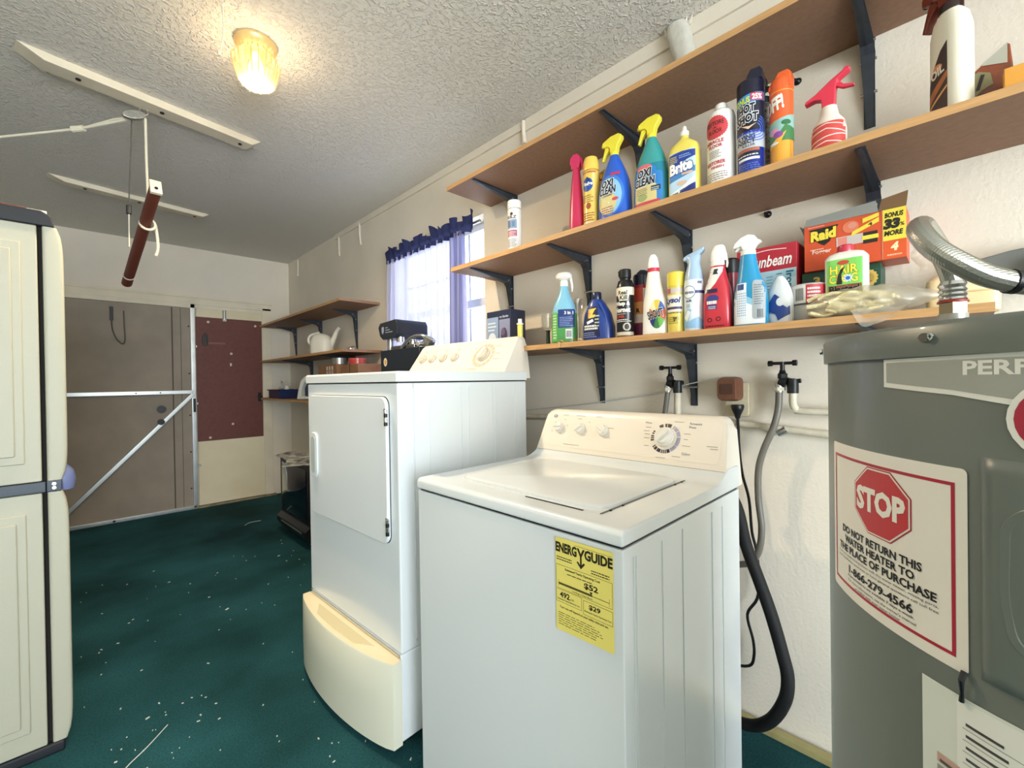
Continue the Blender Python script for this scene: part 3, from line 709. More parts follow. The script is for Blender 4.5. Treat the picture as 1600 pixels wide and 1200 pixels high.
b = MB().tube([(1.31, 2.24, .20), (1.33, 2.17, .255), (1.36, 2.10, .262), (1.40, 2.05, .235)], .010, m_chrome, smoothn=4).cyl((1.40, 2.12, .196), (1.40, 2.08, .245), .034, m_galv); b.build('clamp', t)
dc = Decal(pl_map((1.30, 2.47, 0), (0, -1, 0), (0, 0, 1)), base=.001)
dc.ell(.06, .125, .021, .025, '#e3dcc0', 0).ell(.06, .125, .012, .014, '#d09a4a', 1); dc.build('badge', t)
dc = Decal(pl_map((1.30, 2.47, .262), (0, -1, 0), (0, 0, 1)), base=.001)
dc.poly([(.02, .075), (.048, .078), (.048, .048), (.034, .03), (.02, .045)], '#8f96a8').rect(.065, .066, .095, .071, '#8f96a8').rect(.065, .052, .12, .057, '#8f96a8').rect(.065, .038, .15, .043, '#8f96a8'); dc.build('emblem', t)
t = thing('tool_stand', 'dark wooden stand under the black machine, hidden behind the dryer', 'stand', (1.27, 2.02, 0))
m_std = mat('dark stand wood', '#4a3a2e', .6, noise=.2, nscale=8)
MB().box(0, .28, 0, .48, 1.15, 1.18, m_std).build('table_top', t, bevel=.003)
for x in (.02, .26):
    for y in (.02, .46): MB().box(x-.018, x+.018, y-.018, y+.018, 0, 1.15, m_std).build('leg', t)

# ================= CABINET (left) =================
cb = thing('storage_cabinet', 'tall ivory resin storage cabinet with slate bands at the left edge', 'cabinet', (0, 0, 0))
cx1 = -.062; cy = 2.05
b = MB().box(-.86, -.08, cy+.03, 2.5, .02, 1.72, m_cab); b.build('carcass', cb, bevel=.01)
def cab_door(x0, x1, z0, z1, name='door'):
    b = MB().box(x0, x1, cy, cy+.03, z0, z1, m_cab)
    return b.build(name, cb, bevel=.004)
for (z0, z1) in ((.035, .845), (.882, 1.70)):
    d = cab_door(-.845, -.1, z0, z1)
    b = MB().box(-.79, -.135, cy-.006, cy+.002, z0+.06, z1-.06, m_cab); b.build('raised_panel', d, bevel=.005, seg=2)
    b = MB().box(-.765, -.155, cy-.013, cy-.004, z0+.085, z1-.085, m_cab); b.build('raised_field', d, bevel=.006)
MB().box(-.1, -.088, cy+.018, cy+.028, .03, 1.70, mat('dark gap', '#14120e', .9)).build('door_gap', cb)
def side_post(z0, z1):
    b = MB(); secs = []
    n = 30
    for k in range(n+1):
        z = z0 + (z1-z0)*k/n; f = min(k, n-k)/n; e = .004 + .014*(1-math.exp(-f*26))
        secs.append((z, .012+e*.5+.003, .02, -.088+.012+e*.5+.003-.001, cy+.02, 5))
    b.loft(secs, m_cab, n=28); return b.build('side_post', cb)
side_post(.035, .845); side_post(.882, 1.70)
MB().box(-.86, -.092, cy-.003, cy+.03, .847, .88, m_cabd).box(-.09, -.056, cy-.003, cy+.06, .847, .882, m_cabd).build('band', cb, bevel=.002)
b = MB(); b.loft([(.843, .024, .03, -.052, cy+.05, 2.2), (.875, .030, .036, -.053, cy+.05, 2.2), (.905, .026, .034, -.055, cy+.055, 2.2), (.925, .012, .02, -.058, cy+.06, 2.2)], m_slate); b.build('corner_bump', cb)
b = MB(); b.cyl((-.073, cy-.003, .872), (-.073, cy-.009, .872), .005, m_chrome).cyl((-.073, cy-.003, .859), (-.073, cy-.009, .859), .005, m_chrome).build('rivets', cb)
MB().prism([(-.87, 1.70), (-.06, 1.70), (-.068, 1.735), (-.09, 1.748), (-.87, 1.748)], m_cabd if False else mat('near black resin', '#12161e', .6), 'y', cy-.006, 2.5).build('lid', cb, bevel=.004)
MB().box(-.87, -.06, cy-.004, 2.5, 0, .034, MATS['near black resin']).build('plinth', cb, bevel=.006)
tag(MB().box(-.5, -.125, cy+.05, cy+.16, 1.7485, 1.766, mat('varnished wood', '#7a4127', .5, noise=.2, nscale=14)).build('wood_plank', bevel=.002), 'brown wooden plank lying on top of the ivory cabinet', 'plank')
tag(MB().box(-.122, -.078, cy+.03, cy+.13, 1.7485, 1.758, ink('#e8e6da')).build('folded_paper', bevel=.001), 'small white folded paper on top of the ivory cabinet', 'paper')

# ================= WATER HEATER =================
HR = .275
ht = thing('water_heater', 'grey cylindrical water heater with a STOP label at the right edge', 'water heater', (.7128, -.1577, 0), R(-90))
b = MB().lathe([(.262, .0), (.262, .03), (HR, .035), (HR, 1.196), (HR-.002, 1.2)], m_heater, n=128); b.build('tank', ht, sharp=60)
b = MB().lathe([(HR+.004, 1.1955), (HR+.004, 1.197), (HR+.0045, 1.2195), (HR+.001, 1.2237), (HR-.01, 1.2245), (.05, 1.232), (.001, 1.233)], m_heater, n=128); b.build('top_cap', ht, sharp=60)
b = MB()
for a in (-38.7, -80.1, 0, 40):
    b = MB(); f = cyl_map(HR+.0045, R(a)); p0, p1 = f(0, 1.211, 0), f(0, 1.211, .0035); b.cyl(p0, p1, .0035, m_chrome, n=12)
    b.tube([f(.0055*math.cos(k*PI/4), 1.211+.003*math.sin(k*PI/4), .001) for k in range(9)], .001, m_chrome, n=6)
    b.build('rim_screw', ht)
hm = cyl_map(HR)
def hs(th): return -R(th)*HR
# maker's plate
dc = Decal(hm, step=.012, base=.0008)
WH, GR = '#f0f0ea', '#a9aba4'
s0, s1 = hs(48), hs(-20)
dc.poly([(s0, 1.1695), (s0+.06, 1.164), (hs(28), 1.1575), (hs(10), 1.153), (s1, 1.153), (s1, 1.197), (hs(27), 1.1955), (s0, 1.1945)], WH, 0)
dc.poly([(s0+.003, 1.1735), (s0+.06, 1.168), (hs(28), 1.162), (hs(10), 1.158), (s1, 1.158), (s1, 1.1935), (hs(27), 1.192), (s0+.003, 1.1915)], GR, 1)
dc.text('PERFORMANCE', hs(33.9), 1.1800, .125, .0102, WH, bold=.03)
dc.build('name_plate', ht, 'pale grey plate with white lettering')
dc = Decal(hm, step=.01, base=.0016)
cx = hs(28.4)+.033
dc.ell(cx, 1.148, .035, .031, WH, 0).ell(cx, 1.148, .031, .027, '#b02c44', 1); dc.build('round_badge', ht, 'red round badge with a white rim')
# stop label
dc = Decal(hm, step=.01, base=.0008)
s0, s1 = hs(68.4), hs(33.6); RD = '#b3293f'; KK = '#1d1b1b'
wS = s1-s0; zb_, zt_ = .947, 1.107
dc.rect(s0, zb_, s1, zt_, '#f4efe6', 0, r=.004)
dc.frame(s0+.007, zb_+.010, s1-.008, zt_-.012, .0028, RD, 1)
ox, oz, orr = s0+wS*.49, 1.059, .0275
ox = hs(49.6)
oct_ = lambda r: [(ox+r*math.cos(R(22.5+45*k)), oz+r*.92*math.sin(R(22.5+45*k))) for k in range(8)]
ox = s0 + wS*.545
ox = hs(49.7)
dc.poly(oct_(orr*1.5*.93), RD, 1).poly(oct_(orr*1.5*.9), '#f4efe6', 2).poly(oct_(orr*1.5*.86), '#c93a40', 3)
dc.text('STOP', ox-.029, oz-.010, .058, .021, '#f6f1e8', layer=4, bold=.05)
lx = s0
def cl(txt, z, h, x0f, x1f, c=KK, bold=.03): dc.text(txt, s0+wS*x0f, z, wS*(x1f-x0f), h, c, layer=2, bold=bold)
cl('DO NOT RETURN THIS', 1.0135, .0072, .17, .80)
cl('WATER HEATER TO', 1.0035, .0072, .20, .76)
cl('THE PLACE OF PURCHASE', .9935, .0072, .12, .87)
cl('If you are experiencing issues with this water heater, missing parts,', .9885, .003, .11, .88, bold=0)
cl('need installation assistance or have general questions call toll free', .984, .003, .11, .88, bold=0)
cl('1-866-279-4566', .9735, .0075, .25, .75)
cl('Representatives are available 7 days a week.', .9685, .0032, .24, .76, bold=.01)
cl("For more information, see the owner's manual", .964, .003, .24, .77, bold=0)
cl('provided with your water heater', .9597, .003, .32, .68, bold=0)
dc.build('warning_label', ht, 'white label with a red octagon reading STOP')
# access panel
b = MB()
def arc_panel(b, a0, a1, z0, z1, off, th, m, r=.02, n=16):
    P = rrect(0, 1, 0, 1, .1)
    f = cyl_map(HR)
    def g(u, v):
        s = hs(a0) + (hs(a1)-hs(a0))*u; e = min(u, 1-u)*(hs(a1)-hs(a0)); e2 = min(v, 1-v)*(z1-z0); k = min(1, min(e, e2)/.006)
        return f(s, z0+(z1-z0)*v, off*k + .0004)
    b.grid(g, 40, 30, m)
arc_panel(b, 32, -14, .95, 1.118, .006, .004, m_heater); b.build('access_panel', ht, sharp=60)
b = MB(); f = cyl_map(HR)
pts = [f(hs(a), z, -.0005) for a, z in [(15, 1.09), (24, 1.088), (28, 1.075), (28.6, 1.05), (28.4, 1.01), (26, .985), (15, .975)]]
b.tube(pts, .0075, m_heater, n=10, smoothn=6); b.build('panel_bead', ht)
# instruction sheet with tie
dc = Decal(hm, step=.012, base=.0012)
s0, s1 = hs(40.6), hs(5)
dc.poly([(s0, .66), (s1, .66), (s1, .932), (s0, .928)], '#e3e8df', 0)
sx = hs(35.2)
dc.poly([(sx, .80), (s1, .79), (s1, .930), (sx, .926)], '#eef0ea', 1)
rg = random.Random(5)
for k in range(11):
    z = .908 - k*.009; dc.rect(sx+.006, z, sx+.006+rg.uniform(.01, .03), z+.0022, '#4c4c4a', 2); dc.rect(sx+.004, z-.003, s1-.01, z-.0025, '#8a8c88', 2)
dc.rect(sx+.09, .81, sx+.0906, .87, '#8a8c88', 2)
for k in range(12):
    z = .868 - k*.010; dc.rect(s0+.012, z-.004, s1-.02, z+.004, '#c9a79a' if k in (0, 4, 5, 6) else '#9a9a98', 1 if k > 6 else 2); dc.lines(s0+.014, z-.003, s1-.03, z+.003, 1, '#5c5654', 3, seed=k)
dc.build('instruction_sheet', ht, 'white printed instruction sheet')
f = cyl_map(HR)
MB().tube([f(hs(34), .95, .002), f(hs(33.9), .944, .006), f(hs(34.1), .934, .004), f(hs(34.3), .926, .003)], [.0022, .002, .0012, .0018], m_blk, n=8).build('black_tie', ht)
# nipple + braided connector
t = thing('braided_water_connector', 'braided steel water hose looping above the heater', 'hose', (.80, .0, 1.2285))
def braid():
    m = mat('braided steel', '#b4b4ac', .28, metal=.95); nt = m.node_tree; bs = nt.nodes['Principled BSDF']
    tc = nt.nodes.new('ShaderNodeTexCoord'); wv = nt.nodes.new('ShaderNodeTexWave'); wv.inputs['Scale'].default_value = 160; wv.inputs['Distortion'].default_value = .3; wv.bands_direction = 'DIAGONAL'
    w2 = nt.nodes.new('ShaderNodeTexVoronoi'); w2.inputs['Scale'].default_value = 700
    nt.links.new(tc.outputs['Object'], wv.inputs[0]); nt.links.new(tc.outputs['Object'], w2.inputs[0])
    ad = nt.nodes.new('ShaderNodeMath'); ad.operation = 'ADD'; nt.links.new(wv.outputs[1], ad.inputs[0]); nt.links.new(w2.outputs[0], ad.inputs[1])
    bp = nt.nodes.new('ShaderNodeBump'); bp.inputs['Strength'].default_value = .3; bp.inputs['Distance'].default_value = .0006; nt.links.new(ad.outputs[0], bp.inputs['Height']); nt.links.new(bp.outputs[0], bs.inputs['Normal'])
    return m
m_braid = braid()
T0 = Vector((.80, .0, 1.2285))
hp = [(.805, .003, 1.285), (.805, .003, 1.30), (.797, .008, 1.321), (.776, .018, 1.347), (.731, .027, 1.360), (.693, .03, 1.350), (.668, .025, 1.333), (.658, .014, 1.314), (.661, -.003, 1.297), (.673, -.022, 1.283), (.684, -.040, 1.275)]
MB().tube([Vector(p)-T0 for p in hp], .0112, m_braid, n=15, smoothn=8).build('hose', t, sharp=20)
b = MB().lathe([(.0125, 0), (.0125, .018), (.0145, .018), (.0145, .030), (.0125, .030), (.0125, .034)], m_galv, c=(.005, .003), n=24); b.build('nipple', t)
b = MB().lathe([(.0148, .030), (.0148, .044)], mat('worn brass nut', '#9c8f78', .35, metal=.9), c=(.005, .003), n=6)
b.lathe([(.0152, .0445), (.0152, .0465)], ink('#a8342c'), c=(.005, .003), n=24); b.build('nut', t)
b = MB().lathe([(.013, .046), (.0145, .048), (.0125, .051), (.0145, .054), (.0125, .057), (.0145, .060), (.0125, .063), (.0145, .067), (.0118, .072)], m_chrome, c=(.005, .003), n=28); b.build('ferrule', t)
e0, e1 = Vector(hp[-1])-T0, Vector((.712, -.075, 1.268))-T0; dn_ = (e1-e0).normalized()
b = MB().cyl(e0-dn_*.002, e0+dn_*.004, .0125, m_blk).cyl(e0+dn_*.004, e0+dn_*.035, .0118, m_galv); b.build('end_ferrule', t)
MB().tube([e0+dn_*.03, e0+dn_*.05+Vector((0, 0, -.004)), e0+dn_*.062+Vector((0, -.002, -.02)), Vector((.745, -.10, 1.232))-T0], .0115, m_galv, n=16, smoothn=4).build('outlet_nipple', t)
b = MB(); b.grid(lambda u, v: Vector((.668-.004+.02*u, .032-.006*u+.004*math.sin(v*5), 1.322-.026*v+.004*u))-T0, 8, 6, m_film); b.build('tape_tag', t)

# ================= WALL PLUMBING + ELECTRIC =================
def valve(label, y, zt, hx, pipes):
    t = thing('hose_valve', label, 'valve', (1.585, y, zt), 0, 'laundry shutoff valves')
    b = MB().cyl((0, -.034, 0), (0, .034, 0), .005, m_blk, n=10)
    for k in (-1, 1): b.cyl((0, .034*k-.006, 0), (0, .034*k+.006, 0), .009, m_blk, n=12)
    b.cyl((0, 0, -.03), (0, 0, .004), .007, m_blk, n=12); b.build('handle', t)
    b = MB().lathe([(.009, -.05), (.014, -.048), (.014, -.034), (.010, -.03), (.008, -.022)], m_bronze, n=8).cyl((0, -.012, -.062), (0, .008, -.055), .017, m_bronze).cyl((.0, -.028, -.052), (.0, -.028, -.095), .016, m_bronze).cyl((0, -.012, -.060), (0, -.05, -.056), .007, m_bronze)
    b.cyl((0, -.02, -.06), (.045, -.02, -.06), .012, m_bronze)
    b.build('valve_body', t)
    b = MB().cyl((0, .010, -.062), (0, .010, -.092), .012, m_galv).cyl((0, .010, -.076), (0, .010, -.087), .0185, m_pvc, n=8); b.build('hose_coupling', t)
    return t
valve('dark hose valve with round-ended handle on the wall above the middle of the washer', .760, 1.222, 0, 0)
valve('dark hose valve with round-ended handle on the wall right of the wall outlet', .388, 1.224, 0, 0)
m_hose = mat('grey rubber hose', '#6e6a60', .4, noise=.1, nscale=20)
tag(MB().tube([(1.585, .770, 1.135), (1.583, .774, 1.10), (1.58, .782, 1.04), (1.56, .785, .96), (1.50, .78, .88)], .0095, m_hose, smoothn=5).build('fill_hose'), 'grey hose going down from the left valve behind the washer console', 'hose', 'washer fill hoses')
tag(MB().tube([(1.585, .398, 1.134), (1.582, .400, 1.08), (1.575, .412, 1.02), (1.57, .440, .945), (1.57, .456, .876), (1.57, .457, .782), (1.565, .447, .69), (1.56, .455, .615), (1.555, .48, .572), (1.55, .52, .555), (1.5, .58, .55)], .0105, m_hose, smoothn=6).build('fill_hose'), 'long grey hose curving down from the right valve beside the washer', 'hose', 'washer fill hoses')
t = thing('water_pipes', 'cream painted water pipes on the wall behind the washer', 'pipe', (0, 0, 0))
MB().tube([(1.585, .732, 1.128), (1.585, .735, 1.0), (1.59, .737, .9)], .0125, m_pvc).build('riser', t)
MB().tube([(1.585, .36, 1.13), (1.585, .36, 1.095), (1.588, .352, 1.078), (1.59, .335, 1.074), (1.60, .1, 1.072), (1.60, -.5, 1.07)], .011, m_pvc, smoothn=4).build('elbow_pipe', t)
MB().tube([(1.612, 1.9, .985), (1.612, .70, 1.035), (1.612, .52, 1.022), (1.612, .293, 1.004), (1.612, -.5, .96)], .0115, m_pvc).build('horizontal_pipe', t)
MB().cyl((1.612, .41, .998), (1.612, .385, 1.012), .014, m_galv).build('pipe_clip', t)
t = thing('wall_outlet', 'cream wall outlet plate above the washer corner', 'outlet', (W, .535, 1.105))
MB().prism(rrect(-.038, .038, -.058, .058, .006), mat('aged cream plastic', '#d8cdae', .5, noise=.1, nscale=40), 'x', -.02, 0).build('plate', t, bevel=.002)
t = thing('plug_adapter', 'brown cube adapter plugged into the wall outlet', 'adapter', (W-.022, .548, 1.142))
MB().loft([(0, .04, .036, 0, 0, 6), (.03, .042, .034, 0, 0, 6), (.058, .036, .030, 0, 0, 6)], mat('brown bakelite', '#6e4430', .45, noise=.15, nscale=50), n=32).build('adapter_body', t, bevel=.001)
bpy.data.objects[t.name].children[0].rotation_euler = (0, R(-90), 0)
MB().prism(rrect(-.02, .02, -.018, .018, .005), mat('dark brown recess', '#4a2c22', .5), 'x', -.0605, -.057).build('front_recess', t)
t = thing('power_cord', 'black power cord with plug hanging from the outlet beside the washer', 'cord', (0, 0, 0))
MB().lathe([(.019, 1.088), (.021, 1.082), (.018, 1.07), (.010, 1.052), (.007, 1.04)], m_blk, c=(1.598, .527), n=20).build('plug', t)
MB().tube([(1.598, .527, 1.045), (1.6, .526, 1.0), (1.6, .524, .939), (1.6, .515, .853), (1.6, .495, .769), (1.6, .487, .662), (1.6, .474, .601), (1.6, .467, .517), (1.6, .473, .439), (1.6, .504, .374), (1.6, .487, .294), (1.6, .485, .24), (1.6, .501, .2), (1.6, .57, .175)], .0048, m_blk, n=8, smoothn=5).build('cord', t)
t = thing('drain_hose', 'thick black corrugated drain hose curving down behind the washer', 'hose', (0, 0, 0))
dp = [(1.50, .56, .86), (1.50, .503, .767), (1.50, .475, .649), (1.50, .439, .548), (1.50, .405, .45), (1.5, .376, .343), (1.5, .362, .271), (1.5, .372, .196), (1.51, .417, .106), (1.53, .49, .045), (1.53, .62, .035)]
MB().tube(dp, .0185, mat('matt black rubber', '#08090b', .7), n=16, smoothn=6).build('hose', t)
t = thing('thin_wire', 'thin grey wire strung along the wall from dryer to adapter', 'wire', (0, 0, 0))
MB().tube([(1.625, 1.9, .99), (1.625, 1.533, 1.033), (1.625, 1.232, 1.066), (1.625, .906, 1.111), (1.61, .745, 1.150), (1.60, .585, 1.182)], .0022, mat('grey cable', '#5d5a50', .6) if False else ink('#c9cacb'), n=6, smoothn=4).build('wire', t)
tag(MB().lathe([(.03, 0), (.035, .01), (.034, .05), (.02, .06)], plas('#1c3fb0'), c=(0, 0), n=20).build('blue_cup', loc=(1.47, .60, .0)), 'small blue plastic cup on the floor behind the washer', 'cup')
for y, z, lb in ((.349, 2.118, 'small dark wall anchor under the top shelf behind the orange can'), (.437, 1.722, 'small dark wall anchor just under the middle shelf')):
    tag(MB().lathe([(.012, 0), (.009, .006), (.004, .01)], m_blk, n=9).cyl((0, 0, .008), (.003, .006, .016), .004, m_blk, n=7).build('wall_anchor', loc=(W, y, z)), lb, 'wall anchor')
    bpy.data.objects[-1].rotation_euler = (0, R(-90), 0) if False else (0, 0, 0)
for o in bpy.data.objects:
    if o.name.startswith('wall_anchor'): o.rotation_euler = (0, R(-90), 0)

# ================= FAR CORNER THINGS =================
t = thing('television_set', 'old black television with wooden sides on the floor beyond the dryer', 'television', (1.12, 3.2, 0))
b = MB().box(.06, .48, 0, .62, .02, .60, mat('walnut side', '#6a4030', .5, noise=.2, nscale=9, stretch=(1, 1, 6))); b.build('case', t, bevel=.006)
b = MB(); b.prism([(.0, .60), (.06, .60), (.06, .03), (.02, .03), (-.03, .10), (-.035, .14), (.0, .17)], m_blk, 'y', .0, .62); b.build('front_bezel', t, bevel=.006)
MB().grid(lambda u, v: (-.004-.03*math.sin(PI*u)*math.sin(PI*v), .05+.52*u, .20+.37*v), 16, 12, mat('dark screen glass', '#0b1522', .08, coat=.6)).build('screen', t)
MB().box(-.037, -.033, .06, .5, .118, .128, m_steel).build('trim_strip', t)
t = thing('paper_pile', 'loose printed papers lying on top of the old television', 'papers', (1.2, 3.45, .6005))
for k in range(4):
    mt = Matrix.Translation((.02*k-.06, .08*k-.05, .004*k)) @ Matrix.Rotation(.4*k-.5, 4, 'Z') @ Matrix.Rotation(R(4), 4, 'X')
    MB().box(-.1, .1, -.14, .14, .012, .014, mat('printed sheet', '#d9d8cf', .6, col2='#3a4248', nscale=18), mt).build('sheet', t)
t = thing('watering_jug', 'white plastic jug with long spout on the middle corner shelf', 'jug', (1.47, 3.83, 1.43), R(-50))
m_jug = mat('white plastic jug', '#e6e2d2', .4)
MB().loft([(0, .085, .07, 0, 0, 3), (.02, .095, .075, 0, 0, 2.6), (.11, .095, .075, 0, 0, 2.4), (.16, .075, .06, -.005, 0, 2.2), (.185, .035, .03, -.01, 0, 2)], m_jug).build('body', t)
MB().tube([(.06, 0, .04), (.10, 0, .12), (.135, 0, .20), (.165, 0, .235)], [.026, .022, .017, .016], m_jug, smoothn=5).build('spout', t)
MB().tube([(-.08, 0, .07), (-.12, 0, .12), (-.10, 0, .17), (-.02, 0, .19)], .012, m_jug, smoothn=5).build('handle', t)
tag(MB().loft([(0, .04, .03, 0, 0, 2), (.015, .035, .026, 0, 0, 2), (.03, .012, .012, .01, 0, 2)], m_galv).build('metal_dish', loc=(1.44, 3.17, 1.4305)), 'small metal dish at the near end of the middle corner shelf', 'dish')
m_card = mat('brown cardboard', '#8a6448', .7, noise=.12, nscale=12)
t = thing('cardboard_box', 'brown cardboard box with white markings on the lowest corner shelf, left of two', 'box', (1.36, 3.27, 1.0455), 0, 'cardboard boxes on the corner shelf')
MB().box(0, .22, 0, .36, 0, .285, m_card).build('carton', t, bevel=.003)
dc = Decal(pl_map((0, .36, 0), (0, -1, 0), (0, 0, 1)), base=.001)
for k in range(3): dc.rect(.17+.05*k, .215, .20+.05*k, .27, '#d8cdbb').rect(.178+.05*k, .225, .192+.05*k, .245, '#8a6448', 1)
dc.build('marking', t)
t = thing('cardboard_box', 'plain brown cardboard box under the red tin, right of two corner boxes', 'box', (1.37, 2.93, 1.0455), 0, 'cardboard boxes on the corner shelf')
MB().box(0, .22, 0, .27, 0, .275, m_card).build('carton', t, bevel=.003)
MB().box(-.001, .22, .13, .14, 0, .2755, m_blk).build('strap', t)
t = thing('silver_tin', 'silver tape roll on the left cardboard box', 'tape roll', (1.42, 3.36, 1.331))
MB().lathe([(.028, .001), (.055, 0), (.055, .048), (.028, .048), (.028, .001)], m_galv, n=32, cap=False).build('roll', t)
t = thing('red_tin', 'flat round red tin on the right cardboard box', 'tin', (1.43, 3.07, 1.321))
MB().lathe([(.06, 0), (.06, .03)], plas('#a83a34'), n=32).build('tin_body', t); MB().lathe([(.062, .03), (.062, .042), (.058, .044)], plas('#b84a40'), n=32).build('lid', t)
t = thing('blue_tray', 'dark blue plastic tray with small odds and ends on the lowest corner shelf', 'tray', (1.45, 4.72, 1.0455), 0)
m_tray = plas('#1c2a52')
b = MB(); b.box(-.1, .1, -.16, .16, 0, .006, m_tray)
for x0, x1, y0, y1 in ((-.11, -.1, -.17, .17), (.1, .11, -.17, .17), (-.1, .1, -.17, -.16), (-.1, .1, .16, .17)): b.box(x0, x1, y0, y1, 0, .085, m_tray)
b.box(-.12, .12, -.18, -.16, .078, .088, m_tray).box(-.12, .12, .16, .18, .078, .088, m_tray).box(-.125, -.105, -.18, .18, .078, .088, m_tray); b.build('tray', t)
for (x, y, z, s) in ((-.03, .03, .095, .03), (.02, -.06, .09, .035)):
    pass
tg = thing('white_fittings', 'small white plastic fittings heaped in the blue tray', 'fittings', (1.44, 4.72, 1.052))
MB().cyl((0, -.05, 0), (.01, -.03, .11), .022, plas('#dedcd0')).build('elbow', tg)
MB().tube([(-.02, .04, .0), (-.02, .03, .13), (-.03, .0, .16), (-.03, -.03, .17)], .009, plas('#dedcd0')).build('nozzle', tg)
MB().cyl((-.04, .09, .02), (-.03, .0, .105), .018, plas('#bdbdb6')).build('pipe_piece', tg)
t = thing('steam_iron', 'upright white and grey clothes iron on the lowest corner shelf by the tray', 'iron', (1.44, 4.12, 1.0455), R(-60))
b = MB(); pr = [(-.075, 0), (.075, 0), (.08, .03), (.055, .13), (.03, .19), (-.005, .21), (-.03, .20), (-.06, .10)]
b.prism([(-.085, 0), (-.045, 0), (-.03, .10), (.0, .155), (.045, .165), (.06, .20), (.0, .205), (-.04, .17), (-.07, .08)], plas('#d9dcd6'), 'y', -.03, .03).prism([(-.045, 0), (.07, 0), (.075, .02), (-.04, .03)], plas('#d9dcd6'), 'y', -.04, .04); b.build('iron_body', t, bevel=.006)
MB().prism([(.0, .03), (.06, .02), (.062, .16), (.03, .15), (.0, .10)], plas('#2d3a52'), 'y', -.025, .025).build('iron_plate', t, bevel=.004)

# carpet lint
m_lint = mat('white lint', '#cfd2c8', .9)
b = MB(); rg = random.Random(11)
spots = [(rg.uniform(-.05, 1.05), rg.uniform(1.1, 3.6)) for _ in range(95)] + [(.06+.3*rg.random(), 1.7+.35*rg.random()) for _ in range(20)] + [(.35+.3*rg.random(), 1.1+.6*rg.random()) for _ in range(20)]
for x, y in spots:
    s = rg.uniform(.0008, .002) * (2.2 if rg.random() < .10 else 1); a = rg.uniform(0, PI); l = s*rg.uniform(1, 3)
    b.box(-l, l, -s, s, 0, .0025, m_lint, Matrix.Translation((x, y, .001)) @ Matrix.Rotation(a, 4, 'Z'))
for pts in ([(.03, 1.72), (.07, 1.80), (.13, 1.86), (.19, 1.93)], [(.95, 4.2), (1.0, 4.25), (1.08, 4.24)]):
    b.tube([(x, y, .003) for x, y in pts], .0018, m_lint, n=5, smoothn=4)
tag(b.build('carpet_lint'), 'white lint and crumbs scattered over the green carpet', 'lint', kind='stuff')

# ================= SHELF GOODS =================
ZM, ZL = 1.7552, 1.3277
def interp(secs, z):
    for a, c in zip(secs, secs[1:]):
        if c[0] >= z: k = (z-a[0])/max(1e-6, c[0]-a[0]); return [a[i]*(1-k)+c[i]*k for i in range(6)]
    return list(secs[-1])
def bottle(name, label, cat, x, y, z, turn, secs, m, grp=None, n=40, mfun=None, bodyname='body'):
    secs = [tuple(s) + (0, 0, 2.3)[len(s)-3:] if len(s) < 6 else tuple(s) for s in secs]
    t = thing(name, label, cat, (x, y, z), R(-90+turn), grp)
    MB().loft(secs, m, n=n, mfun=mfun).build(bodyname, t)
    return t, secs
def can(name, label, x, y, z, turn, r, h, m, grp=None, shoulder=.012, cat='spray can', mfun=None):
    t = thing(name, label, cat, (x, y, z), R(-90+turn), grp)
    MB().lathe([(r*.94, 0), (r, .002), (r, .004), (r*.985, .006), (r*.985, h-shoulder), (r, h-shoulder+.001), (r, h-shoulder+.003), (r*.8, h-.003), (r*.72, h)], m, n=40, mfun=mfun).build('can', t)
    return t
HEAD = [(-.040, .030), (-.046, .034), (-.046, .048), (-.036, .054), (-.010, .064), (.022, .066), (.034, .058), (.034, .046), (.018, .024), (.013, .0), (-.013, 0), (-.015, .022), (-.024, .030)]
LEV = [(-.020, .032), (-.036, .030), (-.043, .008), (-.050, -.016), (-.044, -.018), (-.034, .004), (-.018, .020)]
def sprayer(t, z, m, rot=0, s=1.0, m2=None, w=.022, neck=.014):
    T = Matrix.Translation((0, 0, z)) @ Matrix.Rotation(R(rot), 4, 'Z') @ Matrix.Scale(s, 4)
    b = MB(); b.lathe([(neck, -.004), (neck, .012), (neck*.85, .016)], m2 or m, n=24)
    b.prism([(x, zz+.010) for x, zz in HEAD], m, 'y', -w/2, w/2); b.cyl((-.046, 0, .051), (-.053, 0, .050), .0065, m2 or m, n=12)
    bmesh.ops.transform(b.bm, matrix=T, verts=b.bm.verts[:]); b.build('spray_head', t, bevel=.003*s)
    b = MB(); b.prism([(x, zz+.008) for x, zz in LEV], m, 'y', -w*.32, w*.32); bmesh.ops.transform(b.bm, matrix=T, verts=b.bm.verts[:]); b.build('trigger', t, bevel=.002*s)

